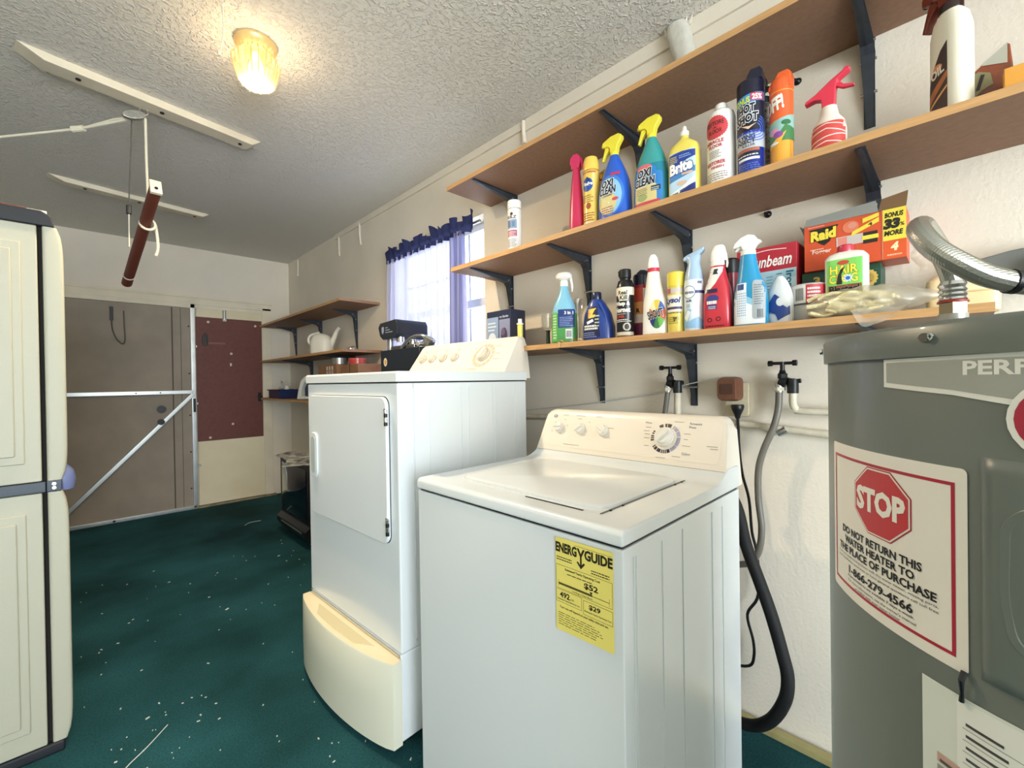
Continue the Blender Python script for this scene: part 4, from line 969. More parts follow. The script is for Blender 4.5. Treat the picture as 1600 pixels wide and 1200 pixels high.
# ---- middle shelf, from far to near ----
t = can('primer_can', 'white spray can standing alone at the far end of the middle shelf', 1.40, 1.395, ZM, 20, .032, .200, plas('#eeeae4'), shoulder=.01)
MB().lathe([(.030, .2), (.031, .203), (.031, .232), (.028, .235)], plas('#f2efe9'), n=32).build('cap', t)
dc = Decal(cyl_map(.0318), step=.005)
dc.text('KILZ', -.022, .150, .044, .012, '#3a3a48', bold=.03).ell(0, .170, .007, .007, '#4a2f38').rect(-.024, .105, .024, .145, '#8ea2b8', 0).rect(-.018, .11, -.004, .14, '#44618a', 1).rect(.0, .112, .016, .138, '#6a86a8', 1).rect(-.024, .070, .024, .098, '#b05a72', 0).lines(-.02, .073, .02, .095, 4, '#f0e0e0', 1).lines(-.024, .025, .024, .062, 5, '#7a7a84', 1, seed=4)
dc.build('label', t)
t, s_ = bottle('spray_bottle', 'slim raspberry red spray bottle seen edge-on, leftmost of the middle shelf row', 'spray bottle', 1.385, 1.035, ZM, 10, [(0, .030, .024, 0, 0, 2.6), (.05, .030, .024, 0, 0, 2.4), (.12, .026, .022, 0, 0, 2.3), (.2, .019, .018, 0, 0, 2.1), (.245, .014, .014, 0, 0, 2)], plas('#c62f57'), 'spray bottles on the middle shelf')
b = MB(); b.prism([(-.016, .243), (.016, .243), (.020, .262), (.022, .285), (.012, .300), (-.006, .302), (-.020, .290), (-.024, .268), (-.018, .262)], plas('#c92f5c'), 'y', -.015, .015); b.build('spray_head', t, bevel=.004)
MB().prism([(.018, .285), (.030, .27), (.034, .235), (.028, .236), (.022, .262)], plas('#c92f5c'), 'y', -.008, .008).build('trigger', t, bevel=.002)
t = can('polish_can', 'yellow furniture polish can with a blue oval between the red and blue bottles', 1.385, .966, ZM, 12, .031, .215, plas('#eac35c'))
MB().lathe([(.0295, .213), (.030, .216), (.030, .243), (.024, .262), (.012, .265)], plas('#f0c95a'), n=32).build('cap', t)
dc = Decal(cyl_map(.0305), step=.004)
dc.ell(-.004, .155, .022, .026, '#24509a', 0).poly([(-.004, .186), (-.018, .165), (.010, .165)], '#24509a', 0).text('Pledge', -.024, .148, .040, .017, '#f6f4ec', bold=.03, shear=.15).rect(-.030, .198, .030, .204, '#b06a4a', 1).lines(-.025, .09, .022, .12, 4, '#6a5a34', 1, seed=2)
dc.ell(.0, .075, .01, .012, '#a0522a', 1).lines(-.025, .02, .025, .055, 4, '#8a3a30', 1, seed=3).rect(-.03, .008, .03, .016, '#e8d9b0', 1); dc.build('label', t)
t = can('polish_can', 'second yellow spray can, mostly hidden behind the blue spray bottle', 1.465, .955, ZM, 0, .029, .20, plas('#dcae4a'))
MB().lathe([(.027, .2), (.027, .225), (.012, .24)], plas('#e2b544'), n=28).build('cap', t)

OX = [(0, .052, .030, 0, 0, 3.2), (.006, .060, .036, 0, 0, 3), (.04, .062, .038, 0, 0, 2.6), (.10, .060, .038, 0, 0, 2.5), (.14, .054, .035, .0, 0, 2.4), (.175, .042, .03, .0, 0, 2.3), (.205, .029, .024, 0, 0, 2.1), (.225, .019, .018, 0, 0, 2), (.236, .0155, .0155, 0, 0, 2)]
def oxi(y, label, body, liquid, top, hh, turn, capcol):
    k = hh/.236; secs = [(z*k, a, b_, c, d, e) for z, a, b_, c, d, e in OX]
    def mf(z): return body if z < top*k else liquid
    t, s_ = bottle('spray_bottle', label, 'spray bottle', 1.392, y, ZM, turn, secs, body, 'spray bottles on the middle shelf', mfun=mf)
    sprayer(t, hh, plas('#eadb3c'), 0, .95, w=.026, neck=.0165)
    return t, secs
t, s_ = oxi(.868, 'bright blue spray bottle with yellow trigger, left of the teal one', plas('#2a5fc8'), plas('#2a5fc8'), 1, .238, 4, 0)
dc = Decal(loft_map(s_), step=.006, vstep=.012)
dc.ell(-.002, .085, .052, .074, '#3f7fd0', 0).ell(-.004, .082, .047, .066, '#8fc3e6', 1).ell(-.012, .060, .036, .04, '#d9c98a', 2)
for q in range(14):
    a = q*2.39; dc.ell(-.005+.04*math.cos(a)*((q % 5)/5), .09+.055*math.sin(a), .003, .003, '#cfe6f2', 3, n=8)
dc.text('OXI', -.034, .118, .046, .024, '#16213c', layer=4, bold=.05, shear=.1, edge='#f4f4f0', ew=.05).text('CLEAN', -.044, .092, .066, .024, '#16213c', layer=4, bold=.05, shear=.1, edge='#f4f4f0', ew=.05)
dc.text('LAUNDRY', -.03, .083, .04, .006, '#1a2a50', layer=5, bold=.02).lines(-.035, .018, .02, .05, 4, '#9a4a5a', 4, seed=5).rect(.0, .155, .035, .165, '#c03a58', 4).ell(.02, .068, .012, .006, '#d04a54', 4)
dc.build('label', t)
MB().loft([(0, .054, .032, 0, 0, 3), (.005, .059, .035, 0, 0, 3)], plas('#f0efe8')).build('base_rim', t)
m_teal = mat('teal liquid bottle', '#1a7f9a', .12, coat=.5); m_teal2 = mat('teal empty bottle', '#3a9c9a', .12, coat=.5)
t, s_ = oxi(.722, 'teal spray bottle with yellow trigger, right of the blue one', m_teal, m_teal2, .15, .242, 4, 0)
dc = Decal(loft_map(s_), step=.006, vstep=.012)
dc.rect(-.055, .006, .048, .115, '#2f7fc4', 0, r=.016).ell(-.010, .118, .040, .024, '#2f7fc4', 0).rect(-.048, .012, .030, .075, '#d8c98c', 1, r=.01).ell(-.015, .136, .028, .009, '#d86a70', 3)
dc.text('OXI', -.036, .103, .048, .026, '#20242c', layer=4, bold=.05, shear=.1, edge='#f4f4f0', ew=.05).text('CLEAN', -.048, .074, .072, .025, '#20242c', layer=4, bold=.05, shear=.1, edge='#f4f4f0', ew=.05)
dc.lines(-.04, .045, .0, .068, 4, '#4a5a50', 4, seed=7).ell(-.02, .035, .018, .012, '#9aa86a', 3).rect(.012, .05, .042, .066, '#1d2b38', 3).lines(.014, .052, .040, .064, 2, '#dfe8ea', 4, seed=8).rect(-.05, .010, .04, .020, '#cf4a5c', 3)
dc.build('label', t)

t, s_ = bottle('floor_cleaner_bottle', 'flat yellow bottle with blue swirl label reading Brite on the middle shelf', 'bottle', 1.385, .606, ZM, 4, [(0, .045, .026, 0, 0, 5), (.004, .048, .028, 0, 0, 4.5), (.145, .047, .028, 0, 0, 4), (.165, .042, .026, 0, 0, 3.4), (.182, .022, .018, 0, 0, 2.4), (.190, .013, .013, 0, 0, 2), (.2, .012, .012, 0, 0, 2)], plas('#ecd962'))
MB().lathe([(.0135, .198), (.0135, .212), (.008, .216), (.006, .228), (.003, .232)], plas('#f0eee2'), n=24).build('cap', t)
dc = Decal(loft_map(s_), step=.006)
dc.rect(-.041, .012, .041, .142, '#bcd8ea', 0, r=.006).poly([(-.041, .085), (-.041, .138), (.0, .142), (.041, .138), (.041, .118), (.0, .108)], '#2a3f94', 1).poly([(-.041, .050), (.041, .070), (.041, .088), (-.041, .070)], '#4a86c0', 1)
dc.poly([(-.041, .014), (-.01, .012), (.041, .04), (.041, .058), (-.0, .03)], '#e8f0f0', 1).poly([(-.035, .012), (.041, .012), (.041, .035)], '#26357c', 1).text('Brite', -.037, .074, .07, .032, '#fbfbf5', layer=3, bold=.05, shear=.12, rot=6, edge='#1d2f78', ew=.05)
dc.lines(-.038, .112, -.012, .134, 4, '#e8d94a', 2, seed=9).lines(-.008, .122, .03, .134, 2, '#9ac0e0', 2, seed=10).rect(.0, .066, .034, .073, '#e0b09a', 4).ell(.0, .042, .016, .007, '#d8b89a', 3); dc.build('label', t)

t, s_ = bottle('floor_polish_bottle', 'tall white round bottle with red oval, left of the dark blue can', 'bottle', 1.395, .497, ZM, 2, [(0, .037, .037, 0, 0, 2), (.003, .040, .040, 0, 0, 2), (.205, .040, .040, 0, 0, 2), (.222, .036, .036, 0, 0, 2), (.234, .022, .022, 0, 0, 2), (.238, .016, .016, 0, 0, 2)], plas('#eeeae2'))
MB().lathe([(.017, .236), (.017, .250), (.015, .253)], plas('#f0ede6'), n=24).build('cap', t)
dc = Decal(cyl_map(.040), step=.004)
c0 = -.006; dc.poly([(c0+(.036+.002*(k % 2))*math.cos(2*PI*k/60), .172+(.033+.002*(k % 2))*math.sin(2*PI*k/60)) for k in range(60)], '#c93f45', 0)
dc.text('RESTORE', c0-.028, .178, .054, .0125, '#2a1416', bold=.01).text('-A-', c0-.006, .169, .013, .006, '#2a1416', bold=.01).text('FLOOR', c0-.02, .154, .040, .012, '#2a1416', bold=.01)
dc.text('MIRACLE', c0-.03, .125, .054, .010, '#c04a52', bold=.04).text('FLOOR', c0-.02, .112, .040, .009, '#c04a52', bold=.04).lines(c0-.02, .082, .012, .106, 5, '#7a6a66', 1, seed=12).text('RESTORER', c0-.03, .062, .058, .010, '#c04a52', bold=.04).text('FINISH', c0-.012, .05, .036, .007, '#c04a52', bold=.03).lines(c0-.03, .016, .03, .042, 4, '#8a7e7a', 1, seed=13)
dc.build('label', t)

t = can('insecticide_can', 'dark blue can with green BONUS stripe and black cap on the middle shelf', 1.39, .413, ZM, 6, .0355, .232, plas('#1c2d86'))
b = MB(); b.lathe([(.0355, .230), (.036, .232), (.036, .268), (.034, .272)], plas('#15162c'), n=40); b.prism([(-.010, .268), (.034, .268), (.034, .290), (.028, .300), (.004, .300), (-.004, .285)], plas('#15162c'), 'y', -.026, .026); b.build('cap', t, bevel=.002)
dc = Decal(cyl_map(.0352), step=.004); bw = '#f2f4f2'
dc.rect(-.055, .17, .055, .234, '#14162e', 0).poly([(-.055, .198), (.055, .208), (.055, .232), (-.055, .222)], '#3d8ccc', 1).text('BONUS', -.042, .202, .046, .016, '#d6e23a', layer=3, bold=.04, rot=3).rect(.006, .207, .042, .228, '#c0304a', 2).text('25%', .010, .210, .026, .014, bw, layer=3, bold=.04)
dc.rect(-.055, .125, .055, .172, '#0f1226', 1).text('HOT', -.026, .174, .044, .022, '#15162a', layer=3, bold=.05, shear=.15, rot=5, edge=bw, ew=.06).text('SHOT', -.034, .146, .060, .022, '#15162a', layer=3, bold=.05, shear=.15, rot=5, edge=bw, ew=.06)
for k in range(4): dc.ring(.018, .128, .012+.007*k, .015+.007*k, '#4a6ac8', 2, 200, 430, n=14)
dc.ell(-.0, .13, .01, .006, '#0a0c16', 4).poly([(-.02, .142), (.0, .128), (.02, .142), (.002, .136)], '#e8c0a0', 5)
dc.rect(-.055, .075, .055, .117, '#b9bcc0', 1).text('FLYING', -.034, .102, .05, .011, '#1a1c24', bold=.04).text('INSECT', -.034, .089, .05, .011, '#1a1c24', bold=.04).text('KILLER', -.016, .080, .032, .006, '#1a1c24', bold=.02)
dc.rect(-.036, .066, .028, .074, '#b0623a', 2).rect(-.036, .052, .028, .064, '#14151c', 2).lines(-.033, .054, .025, .062, 1, '#e0e0dc', 3, seed=14).rect(-.03, .042, .028, .049, '#e8e8e6', 2).lines(-.03, .012, .04, .036, 4, '#5f7ad0', 2, seed=15); dc.build('label', t)
t = can('insecticide_can', 'black patterned can hidden behind the dark blue can, nozzle sticking up', 1.475, .405, ZM, 0, .033, .24, mat('black and white print', '#0e0f14', .4, col2='#b8b8b4', nscale=70))
b = MB(); b.lathe([(.020, .24), (.020, .262), (.012, .266)], m_blk, n=20).cyl((.0, 0, .266), (0, 0, .300), .007, m_blk); b.box(-.018, .012, -.01, .01, .292, .318, m_blk).box(-.006, .02, -.008, .008, .282, .292, m_blk).cyl((-.012, -.002, .318), (-.006, 0, .332), .006, m_bronze); b.build('nozzle', t, bevel=.002)
t = can('repellent_can', 'orange insect repellent can right of the dark blue can', 1.395, .337, ZM, 0, .0285, .218, plas('#e8a43c'))
b = MB(); b.lathe([(.0288, .205), (.0288, .236), (.024, .246), (.02, .250)], plas('#e4602c'), n=40); b.prism([(-.028, .218), (.028, .218), (.028, .252), (.020, .264), (-.004, .264), (-.014, .245), (-.028, .232)], plas('#e4602c'), 'y', -.019, .019); b.build('cap', t, bevel=.004)
dc = Decal(cyl_map(.0283), step=.004)
dc.rect(-.05, .13, .05, .206, '#e4602c', 0).text('OFF!', -.034, .150, .050, .036, '#f6efe4', layer=2, bold=.05, shear=.2, rot=12, edge='#3a1c14', ew=.01)
dc.poly([(-.05, .085), (-.05, .118), (.05, .142), (.05, .085)], '#8fb8b0', 1).poly([(-.05, .07), (.05, .07), (.05, .10), (.015, .112), (.0, .09), (-.05, .098)], '#3f7a46', 2).ell(.018, .118, .012, .007, '#2f6a3c', 3).ell(-.012, .098, .012, .010, '#d89ab8', 3).ell(-.002, .088, .012, .009, '#8a4a9a', 4).poly([(-.03, .06), (.018, .095), (.004, .066), (-.02, .052)], '#e8b03a', 4).ell(-.012, .066, .012, .004, '#e0e4ea', 5).rect(.03, .0, .031, .1, '#c0793a', 1)
dc.build('label', t)
t, s_ = bottle('spray_bottle', 'squat coral striped bottle with bright red trigger at the right of the middle shelf row', 'spray bottle', 1.40, .230, ZM, 0, [(0, .036, .034, 0, 0, 2.2), (.003, .038, .036, 0, 0, 2.2), (.060, .038, .036, 0, 0, 2.2), (.082, .034, .032, 0, 0, 2.1), (.1, .022, .022, .0, 0, 2), (.125, .0175, .0175, 0, 0, 2)], plas('#e6d9cc'), 'spray bottles on the middle shelf')
dc = Decal(loft_map(s_), step=.004, vstep=.008, base=.0008)
dc.rect(-.0365, .004, .0365, .076, '#cf4a44', 0)
for q, (z0, z1) in enumerate(((.064, .058), (.050, .040), (.030, .034), (.018, .012))):
    dc.poly([(-.0365, z0), (0, z0+.007), (.0365, z1+.004), (.0365, z1+.0065), (0, z0+.0095), (-.0365, z0+.0025)], '#f0dcd2', 1)
dc.build('label', t)
b = MB(); hd = [(-.052, .150), (-.050, .158), (-.028, .168), (.004, .190), (.030, .204), (.036, .212), (.046, .208), (.046, .202), (.020, .186), (.016, .165), (.014, .125), (-.014, .125), (-.015, .148), (-.030, .154)]
b.prism(hd, plas('#d8324a'), 'y', -.012, .012); b.build('spray_head', t, bevel=.004)
MB().prism([(.014, .178), (.024, .182), (.032, .172), (.054, .163), (.054, .158), (.030, .162), (.016, .172)], plas('#d8324a'), 'y', -.006, .006).build('trigger', t, bevel=.002)
t, s_ = bottle('spray_bottle', 'tall ivory bottle with dark brown label and brown trigger near the right edge', 'spray bottle', 1.40, .004, ZM, -42, [(0, .034, .024, 0, 0, 3.2), (.004, .037, .026, 0, 0, 3), (.19, .036, .026, 0, 0, 2.8), (.22, .030, .024, 0, 0, 2.4), (.238, .018, .018, 0, 0, 2)], mat('ivory bottle', '#ece6d2', .4), 'spray bottles on the middle shelf')
sprayer(t, .238, plas('#7a3424'), 0, 1.15, m2=plas('#2a1614'), w=.028, neck=.018)
dc = Decal(loft_map(s_), step=.005, vstep=.012)
dc.poly([(-.035, .008), (.014, .012), (.014, .165), (.0, .150), (-.024, .10), (-.035, .06)], '#3a2a24', 0).poly([(-.035, .03), (.014, .085), (.014, .10), (-.035, .055)], '#b06a3a', 1).poly([(-.035, .02), (.014, .062), (.014, .068), (-.035, .027)], '#e0a868', 2).text('OIL', -.018, .092, .028, .018, '#f0e6d6', layer=3, bold=.04, shear=.3, rot=20).ell(-.006, .115, .01, .008, '#d98a5a', 2); dc.build('label', t)
t = thing('snack_pouch', 'glossy brown and green pouch leaning by the ivory bottle', 'pouch', (1.40, -.042, ZM), R(-90))
m_pouch = mat('brown glossy pouch', '#8f4426', .25, col2='#5f3a24', nscale=26)
MB().prism([(-.034, 0), (.05, 0), (.04, .115), (.034, .118), (-.034, .062)], m_pouch, 'y', -.012, .012).build('pouch_body', t, bevel=.004)
dc = Decal(pl_map((0, -.012, 0), (1, 0, 0), (0, 0, 1)), base=.0012)
dc.poly([(-.030, .03), (-.026, .062), (-.006, .076), (.012, .066), (.016, .040), (.0, .034), (-.016, .018)], '#7d7550', 0).poly([(-.010, .036), (-.004, .036), (.004, .066), (-.002, .068)], '#1c1410', 2).ell(-.0, .020, .008, .007, '#1c1018', 2).poly([(-.032, .003), (.01, .003), (-.032, .02)], '#6a1c1c', 1).poly([(-.004, .087), (.036, .117), (.036, .075)], '#aaa797', 1); dc.build('pouch_print', t)
tag(MB().box(-.015, .022, -.02, .01, 0, .042, mat('mustard card', '#dc9a3c', .6)).build('yellow_box', loc=(1.36, -.085, ZM), bevel=.002), 'small mustard yellow box in front of the brown pouch', 'box')
bpy.data.objects['yellow_box'].rotation_euler = (0, 0, R(-90))
t, s_ = bottle('spray_bottle', 'white bottle with spotted orange red trigger cut off by the right edge', 'spray bottle', 1.42, -.155, ZM, 20, [(0, .040, .030, 0, 0, 2.6), (.08, .040, .030, 0, 0, 2.4), (.11, .02, .02, 0, 0, 2)], mat('ivory bottle', '#ece6d2', .4), 'spray bottles on the middle shelf')
b = MB(); b.prism([(-.040, .055), (-.030, .055), (.0, .11), (.03, .11), (.045, .16), (.02, .175), (-.01, .165), (-.028, .12)], plas('#c95a40'), 'y', -.016, .016); b.build('spray_head', t, bevel=.005)
b = MB()
for x, z in ((-.022, .105), (-.028, .080), (.005, .145)): b.cyl((x, -.0162, z), (x, -.018, z), .008, plas('#e8d8cc'), n=14)
b.build('pale_spots', t)

# ---- low shelf, from far to near ----
t = thing('picture_box', 'dark box with a pale picture at the far end of the lowest shelf', 'box', (1.44, 1.47, ZL), 0)
MB().box(0, .1, 0, .17, 0, .195, mat('dark blue carton', '#27304a', .4)).build('carton', t, bevel=.002)
dc = Decal(pl_map((0, .17, 0), (0, -1, 0), (0, 0, 1)), base=.001)
dc.rect(.09, .0, .165, .15, '#8c93b4', 0).rect(.0, .0, .085, .165, '#8fa6c8', 0).text('my Garden', .095, .155, .06, .014, '#c9d2e8', bold=.02).ell(.125, .07, .022, .04, '#4a3f5c', 1).ell(.118, .09, .014, .018, '#6a5f80', 2).lines(.01, .10, .07, .15, 3, '#dfe8f4', 1, seed=16).ell(.04, .05, .03, .04, '#d8e2f0', 1); dc.build('picture', t)
t = thing('glue_tube', 'thin yellow tube with white cap standing behind the dryer console', 'tube', (1.375, 1.345, ZL))
MB().lathe([(.011, 0), (.012, .002), (.012, .095), (.010, .102)], plas('#e6df72'), n=20).build('tube_body', t)
MB().lathe([(.015, .100), (.015, .106), (.009, .108), (.009, .125)], plas('#f2f0e6'), n=20).build('cap', t)
t = thing('stemmed_glass', 'clear glass bowl on a dark green stem at the left of the low shelf row', 'glass', (1.42, 1.222, ZL))
MB().lathe([(.022, 0), (.020, .004), (.009, .010), (.008, .060), (.012, .066)], plas('#1f3a33'), n=24).build('stem', t)
MB().lathe([(.010, .066), (.026, .076), (.030, .10), (.029, .135), (.028, .135), (.028, .101), (.024, .079), (.002, .070)], m_clear, n=28, cap=False).build('bowl', t)
m_grn = plas('#4f9a54'); m_lb = plas('#86c3dc')
t, s_ = bottle('spray_bottle', 'spray bottle with green bottom, light blue neck and white head', 'spray bottle', 1.39, 1.108, ZL, 30, [(0, .048, .028, 0, 0, 3), (.004, .052, .031, 0, 0, 2.8), (.07, .052, .031, 0, 0, 2.6), (.12, .050, .030, 0, 0, 2.5), (.155, .042, .028, 0, 0, 2.3), (.185, .028, .024, 0, 0, 2.1), (.21, .019, .018, 0, 0, 2), (.232, .016, .016, 0, 0, 2)], m_grn, 'spray bottles on the low shelf', mfun=lambda z: m_grn if z < .13 else m_lb)
b = MB(); b.lathe([(.0165, .230), (.0165, .250), (.013, .256)], plas('#f1efe8'), n=24).loft([(.254, .018, .018, 0, 0, 2), (.262, .032, .024, 0, 0, 2.2), (.275, .033, .026, 0, 0, 2.2), (.284, .026, .02, 0, 0, 2.1)], plas('#ebe8e0')); b.build('spray_head', t)
MB().prism([(.022, .262), (.034, .262), (.038, .225), (.034, .205), (.030, .206), (.028, .235)], plas('#ebe8e0'), 'y', -.007, .007).build('trigger', t, bevel=.002)
dc = Decal(loft_map(s_), step=.006, vstep=.012)
dc.rect(-.046, .01, -.026, .125, '#6fae5a', 0).rect(-.022, .062, .044, .135, '#20387a', 0, r=.004).text('3 in 1', .004, .115, .034, .012, '#eef2f4', bold=.04).lines(-.016, .068, .038, .108, 6, '#8fa8d8', 1, seed=17).rect(.008, .018, .034, .056, '#e8ebe8', 0).lines(-.044, .02, -.028, .12, 9, '#cfe8c0', 1, seed=18)
for k in range(7): dc.rect(.011+.003*k, .024, .0125+.003*k, .05, '#20242c', 1)
dc.build('label', t)
t = thing('glass_carafe', 'clear waisted glass carafe behind the green and blue spray bottle', 'carafe', (1.50, 1.125, ZL))
MB().lathe([(.034, 0), (.036, .01), (.030, .06), (.018, .105), (.020, .13), (.036, .17), (.038, .19), (.037, .19), (.034, .17), (.018, .13), (.016, .105), (.028, .06), (.033, .012), (.002, .006)], m_clear, n=36, cap=False).build('glass', t)
t, s_ = bottle('polish_bottle', 'broad navy blue bottle with yellow and white slanted label', 'bottle', 1.395, .947, ZL, 12, [(0, .056, .034, 0, 0, 3), (.005, .060, .038, 0, 0, 2.8), (.05, .061, .038, 0, 0, 2.6), (.10, .052, .034, -.003, 0, 2.4), (.14, .032, .027, -.006, 0, 2.2), (.155, .021, .02, -.008, 0, 2)], plas('#24418e'))
MB().lathe([(.018, .153), (.019, .156), (.018, .180), (.016, .183)], plas('#1a2340'), c=(-.008, 0), n=20).build('cap', t)
MB().tube([(.016, -.034, .138), (.036, -.028, .09), (.045, -.022, .02)], .004, plas('#2c4c9c'), smoothn=4).build('side_rib', t)
dc = Decal(loft_map(s_), step=.006, vstep=.012)
dc.poly([(-.054, .008), (.020, .012), (.006, .125), (-.024, .13), (-.044, .09)], '#1a1f48', 0).poly([(-.020, .118), (.004, .120), (-.004, .112), (-.012, .095), (.0, .096), (-.004, .085), (-.028, .083), (-.018, .098), (-.022, .108)], '#e8cf5a', 2)
dc.poly([(-.036, .070), (-.010, .080), (-.006, .070), (-.032, .060)], '#dfe6ee', 2).rect(-.030, .083, -.018, .118, '#e2a15a', 1).lines(-.046, .040, .012, .06, 2, '#f0f0e6', 2, seed=19, fill=.7).lines(-.05, .012, .012, .034, 3, '#8a9ac8', 1, seed=20).lines(-.002, .05, .016, .10, 4, '#cfd8a8', 1, seed=21); dc.build('label', t)
t = can('wasp_killer_can', 'black can with cream shoulder reading Wasp and Hornet on the low shelf', 1.39, .830, ZL, 16, .0315, .205, plas('#1a1a1e'), shoulder=.03, mfun=None)
b = MB(); b.lathe([(.018, .203), (.018, .212), (.021, .214), (.021, .242), (.019, .245)], m_blk, n=16).box(-.022, .0, -.012, .012, .22, .24, m_blk); b.build('cap', t, bevel=.002)
dc = Decal(cyl_map(.0313), step=.004)
dc.rect(-.0485, .150, .0485, .178, '#e6ddc8', 0).poly([(-.014, .130), (.014, .130), (.022, .15), (.022, .17), (-.022, .17), (-.022, .15)], '#efe6cc', 1).text('Real', -.018, .152, .032, .014, '#221c18', bold=.03, shear=.1).text('Kill', -.012, .134, .026, .015, '#221c18', bold=.03, shear=.1)
dc.text('Wasp &', -.032, .110, .054, .017, '#f4f2ea', bold=.05).text('Hornet', -.034, .090, .058, .016, '#f4f2ea', bold=.05).lines(-.03, .082, .02, .088, 1, '#cfcac0', 1, seed=22).text('SUPER', -.03, .070, .034, .008, '#c2382e', bold=.04).lines(-.03, .056, .03, .068, 2, '#f0ece2', 1, seed=23).ell(.012, .038, .014, .014, '#c8c2b4', 1).ell(.012, .038, .008, .010, '#3a3028', 2).rect(-.04, .008, .04, .02, '#d2c8b2', 1).lines(-.04, .004, .04, .012, 1, '#8a5040', 2, seed=24); dc.build('label', t)
t = can('insect_spray_can', 'red and orange can with a wide dark cap behind the wasp spray can', 1.455, .800, ZL, 0, .031, .20, plas('#a83040'), shoulder=.012, mfun=None)
b = MB(); b.lathe([(.0312, .19), (.0312, .226), (.028, .232)], plas('#15172e'), n=36); b.prism([(.0, .225), (.026, .225), (.022, .243), (.004, .246), (-.012, .236)], plas('#15172e'), 'y', -.02, .02); b.build('cap', t, bevel=.002)
dc = Decal(cyl_map(.0308), step=.005)
dc.rect(-.048, .13, .048, .18, '#c6472e', 0).rect(-.048, .085, .048, .13, '#e29a58', 0).rect(-.048, .055, .048, .085, '#ead9cc', 0).text('R', -.006, .092, .012, .014, '#2a2024', bold=.04).rect(-.048, .012, .048, .05, '#7a2e54', 0).rect(.018, .06, .040, .178, '#e8e2dc', 1); dc.build('label', t)
t, s_ = bottle('spray_bottle', 'white spray bottle with rainbow oval label reading Shout', 'spray bottle', 1.385, .712, ZL, 10, [(0, .040, .026, 0, 0, 3), (.004, .043, .029, 0, 0, 2.8), (.06, .042, .029, 0, 0, 2.5), (.11, .040, .028, 0, 0, 2.4), (.145, .031, .025, -.003, 0, 2.2), (.175, .026, .022, -.005, 0, 2.1), (.20, .022, .02, -.006, 0, 2), (.215, .019, .018, -.006, 0, 2)], plas('#f0ede6'), 'spray bottles on the low shelf')
b = MB(); b.lathe([(.0195, .213), (.0195, .226)], plas('#cf3a4a'), c=(-.006, 0), n=24); b.loft([(.226, .018, .018, -.006, 0, 2.6), (.240, .018, .017, -.006, 0, 3), (.262, .014, .013, -.006, 0, 3), (.272, .008, .009, -.006, 0, 3)], plas('#f2f0ea')); b.build('spray_head', t)
dc = Decal(loft_map(s_), step=.005, vstep=.012)
cx_, cz_ = .012, .068
dc.ell(cx_, cz_, .027, .050, '#f4f2ea', 0)
for k, c in enumerate(('#3a5fb4', '#e6c24a', '#f0e0b0', '#c96a3a', '#27356c', '#3a7a44', '#6ab04a', '#d0582e')): dc.poly([(cx_, cz_)] + [(cx_+.0255*math.cos(R(45*k+5*j+20)), cz_+.048*math.sin(R(45*k+5*j+20))) for j in range(10)], c, 1+(k % 2))
dc.text('SHOUT', -.014, .050, .050, .026, '#1c1c22', layer=6, bold=.04, rot=14, edge='#f4f2ea', ew=.03); dc.build('label', t)
t = can('disinfectant_can', 'small yellow can with a yellow cap and blue script label', 1.385, .641, ZL, 10, .0265, .160, plas('#dcc85a'), shoulder=.008)
MB().lathe([(.0268, .152), (.027, .154), (.027, .194), (.024, .198)], plas('#ead24a'), n=36).build('cap', t)
dc = Decal(cyl_map(.0263), step=.004)
dc.rect(-.041, .128, .041, .144, '#c8bcb4', 0).rect(-.041, .128, -.01, .144, '#b8606a', 1).rect(-.041, .068, .041, .122, '#e9e2c8', 0).text('Lysol', -.030, .092, .050, .022, '#2e3f80', bold=.05, shear=.2).rect(-.03, .076, .026, .084, '#4a3a68', 2).text('Disinfectant Spray', -.024, .062, .046, .006, '#3a3a48', bold=.02).lines(-.024, .03, .02, .055, 4, '#8a7a34', 1, seed=25).poly([(-.004, .052), (.01, .048), (.0, .034)], '#5a4a2a', 1); dc.build('label', t)
t, s_ = bottle('air_freshener', 'slim white and pale blue air freshener with curved blue nozzle head', 'air freshener', 1.39, .583, ZL, 6, [(0, .029, .029, 0, 0, 2), (.003, .0305, .0305, 0, 0, 2), (.150, .0305, .0305, 0, 0, 2), (.185, .025, .025, 0, 0, 2), (.205, .020, .020, 0, 0, 2)], plas('#e2ebf2'))
b = MB(); b.loft([(.16, .0295, .0295, 0, 0, 2), (.19, .0245, .0245, 0, 0, 2), (.215, .018, .018, .0, 0, 2), (.228, .022, .017, -.001, 0, 2), (.243, .026, .013, -.004, 0, 2)], plas('#a9c3dc')); b.prism([(-.032, .228), (-.030, .240), (-.018, .246), (.006, .254), (.026, .262), (.034, .262), (.030, .250), (.014, .238), (.006, .226)], plas('#a9c3dc'), 'y', -.011, .011); b.build('spray_head', t, bevel=.004)
dc = Decal(cyl_map(.0305), step=.004)
dc.rect(.010, .118, .046, .127, '#2a3c78', 1).ring(-.008, .123, .0185, .020, '#2a3c78', 3, n=28).ell(-.008, .123, .0185, .0185, '#f4f6f6', 2).text('febreze', -.023, .118, .030, .010, '#2a3c70', layer=4, bold=.02).text('AIR', -.018, .092, .020, .007, '#3a4668', bold=.02).rect(-.018, .074, -.004, .086, '#b8c4c0', 1).poly([(-.035, .012), (-.035, .045), (-.012, .072), (.0, .068), (-.01, .03), (.02, .045), (.04, .03), (.04, .008)], '#8fbce0', 1).poly([(-.028, .045), (-.012, .068), (-.002, .06), (-.014, .03)], '#eef4f4', 2).rect(.018, .148, .032, .156, '#5a6a8a', 1); dc.build('label', t)
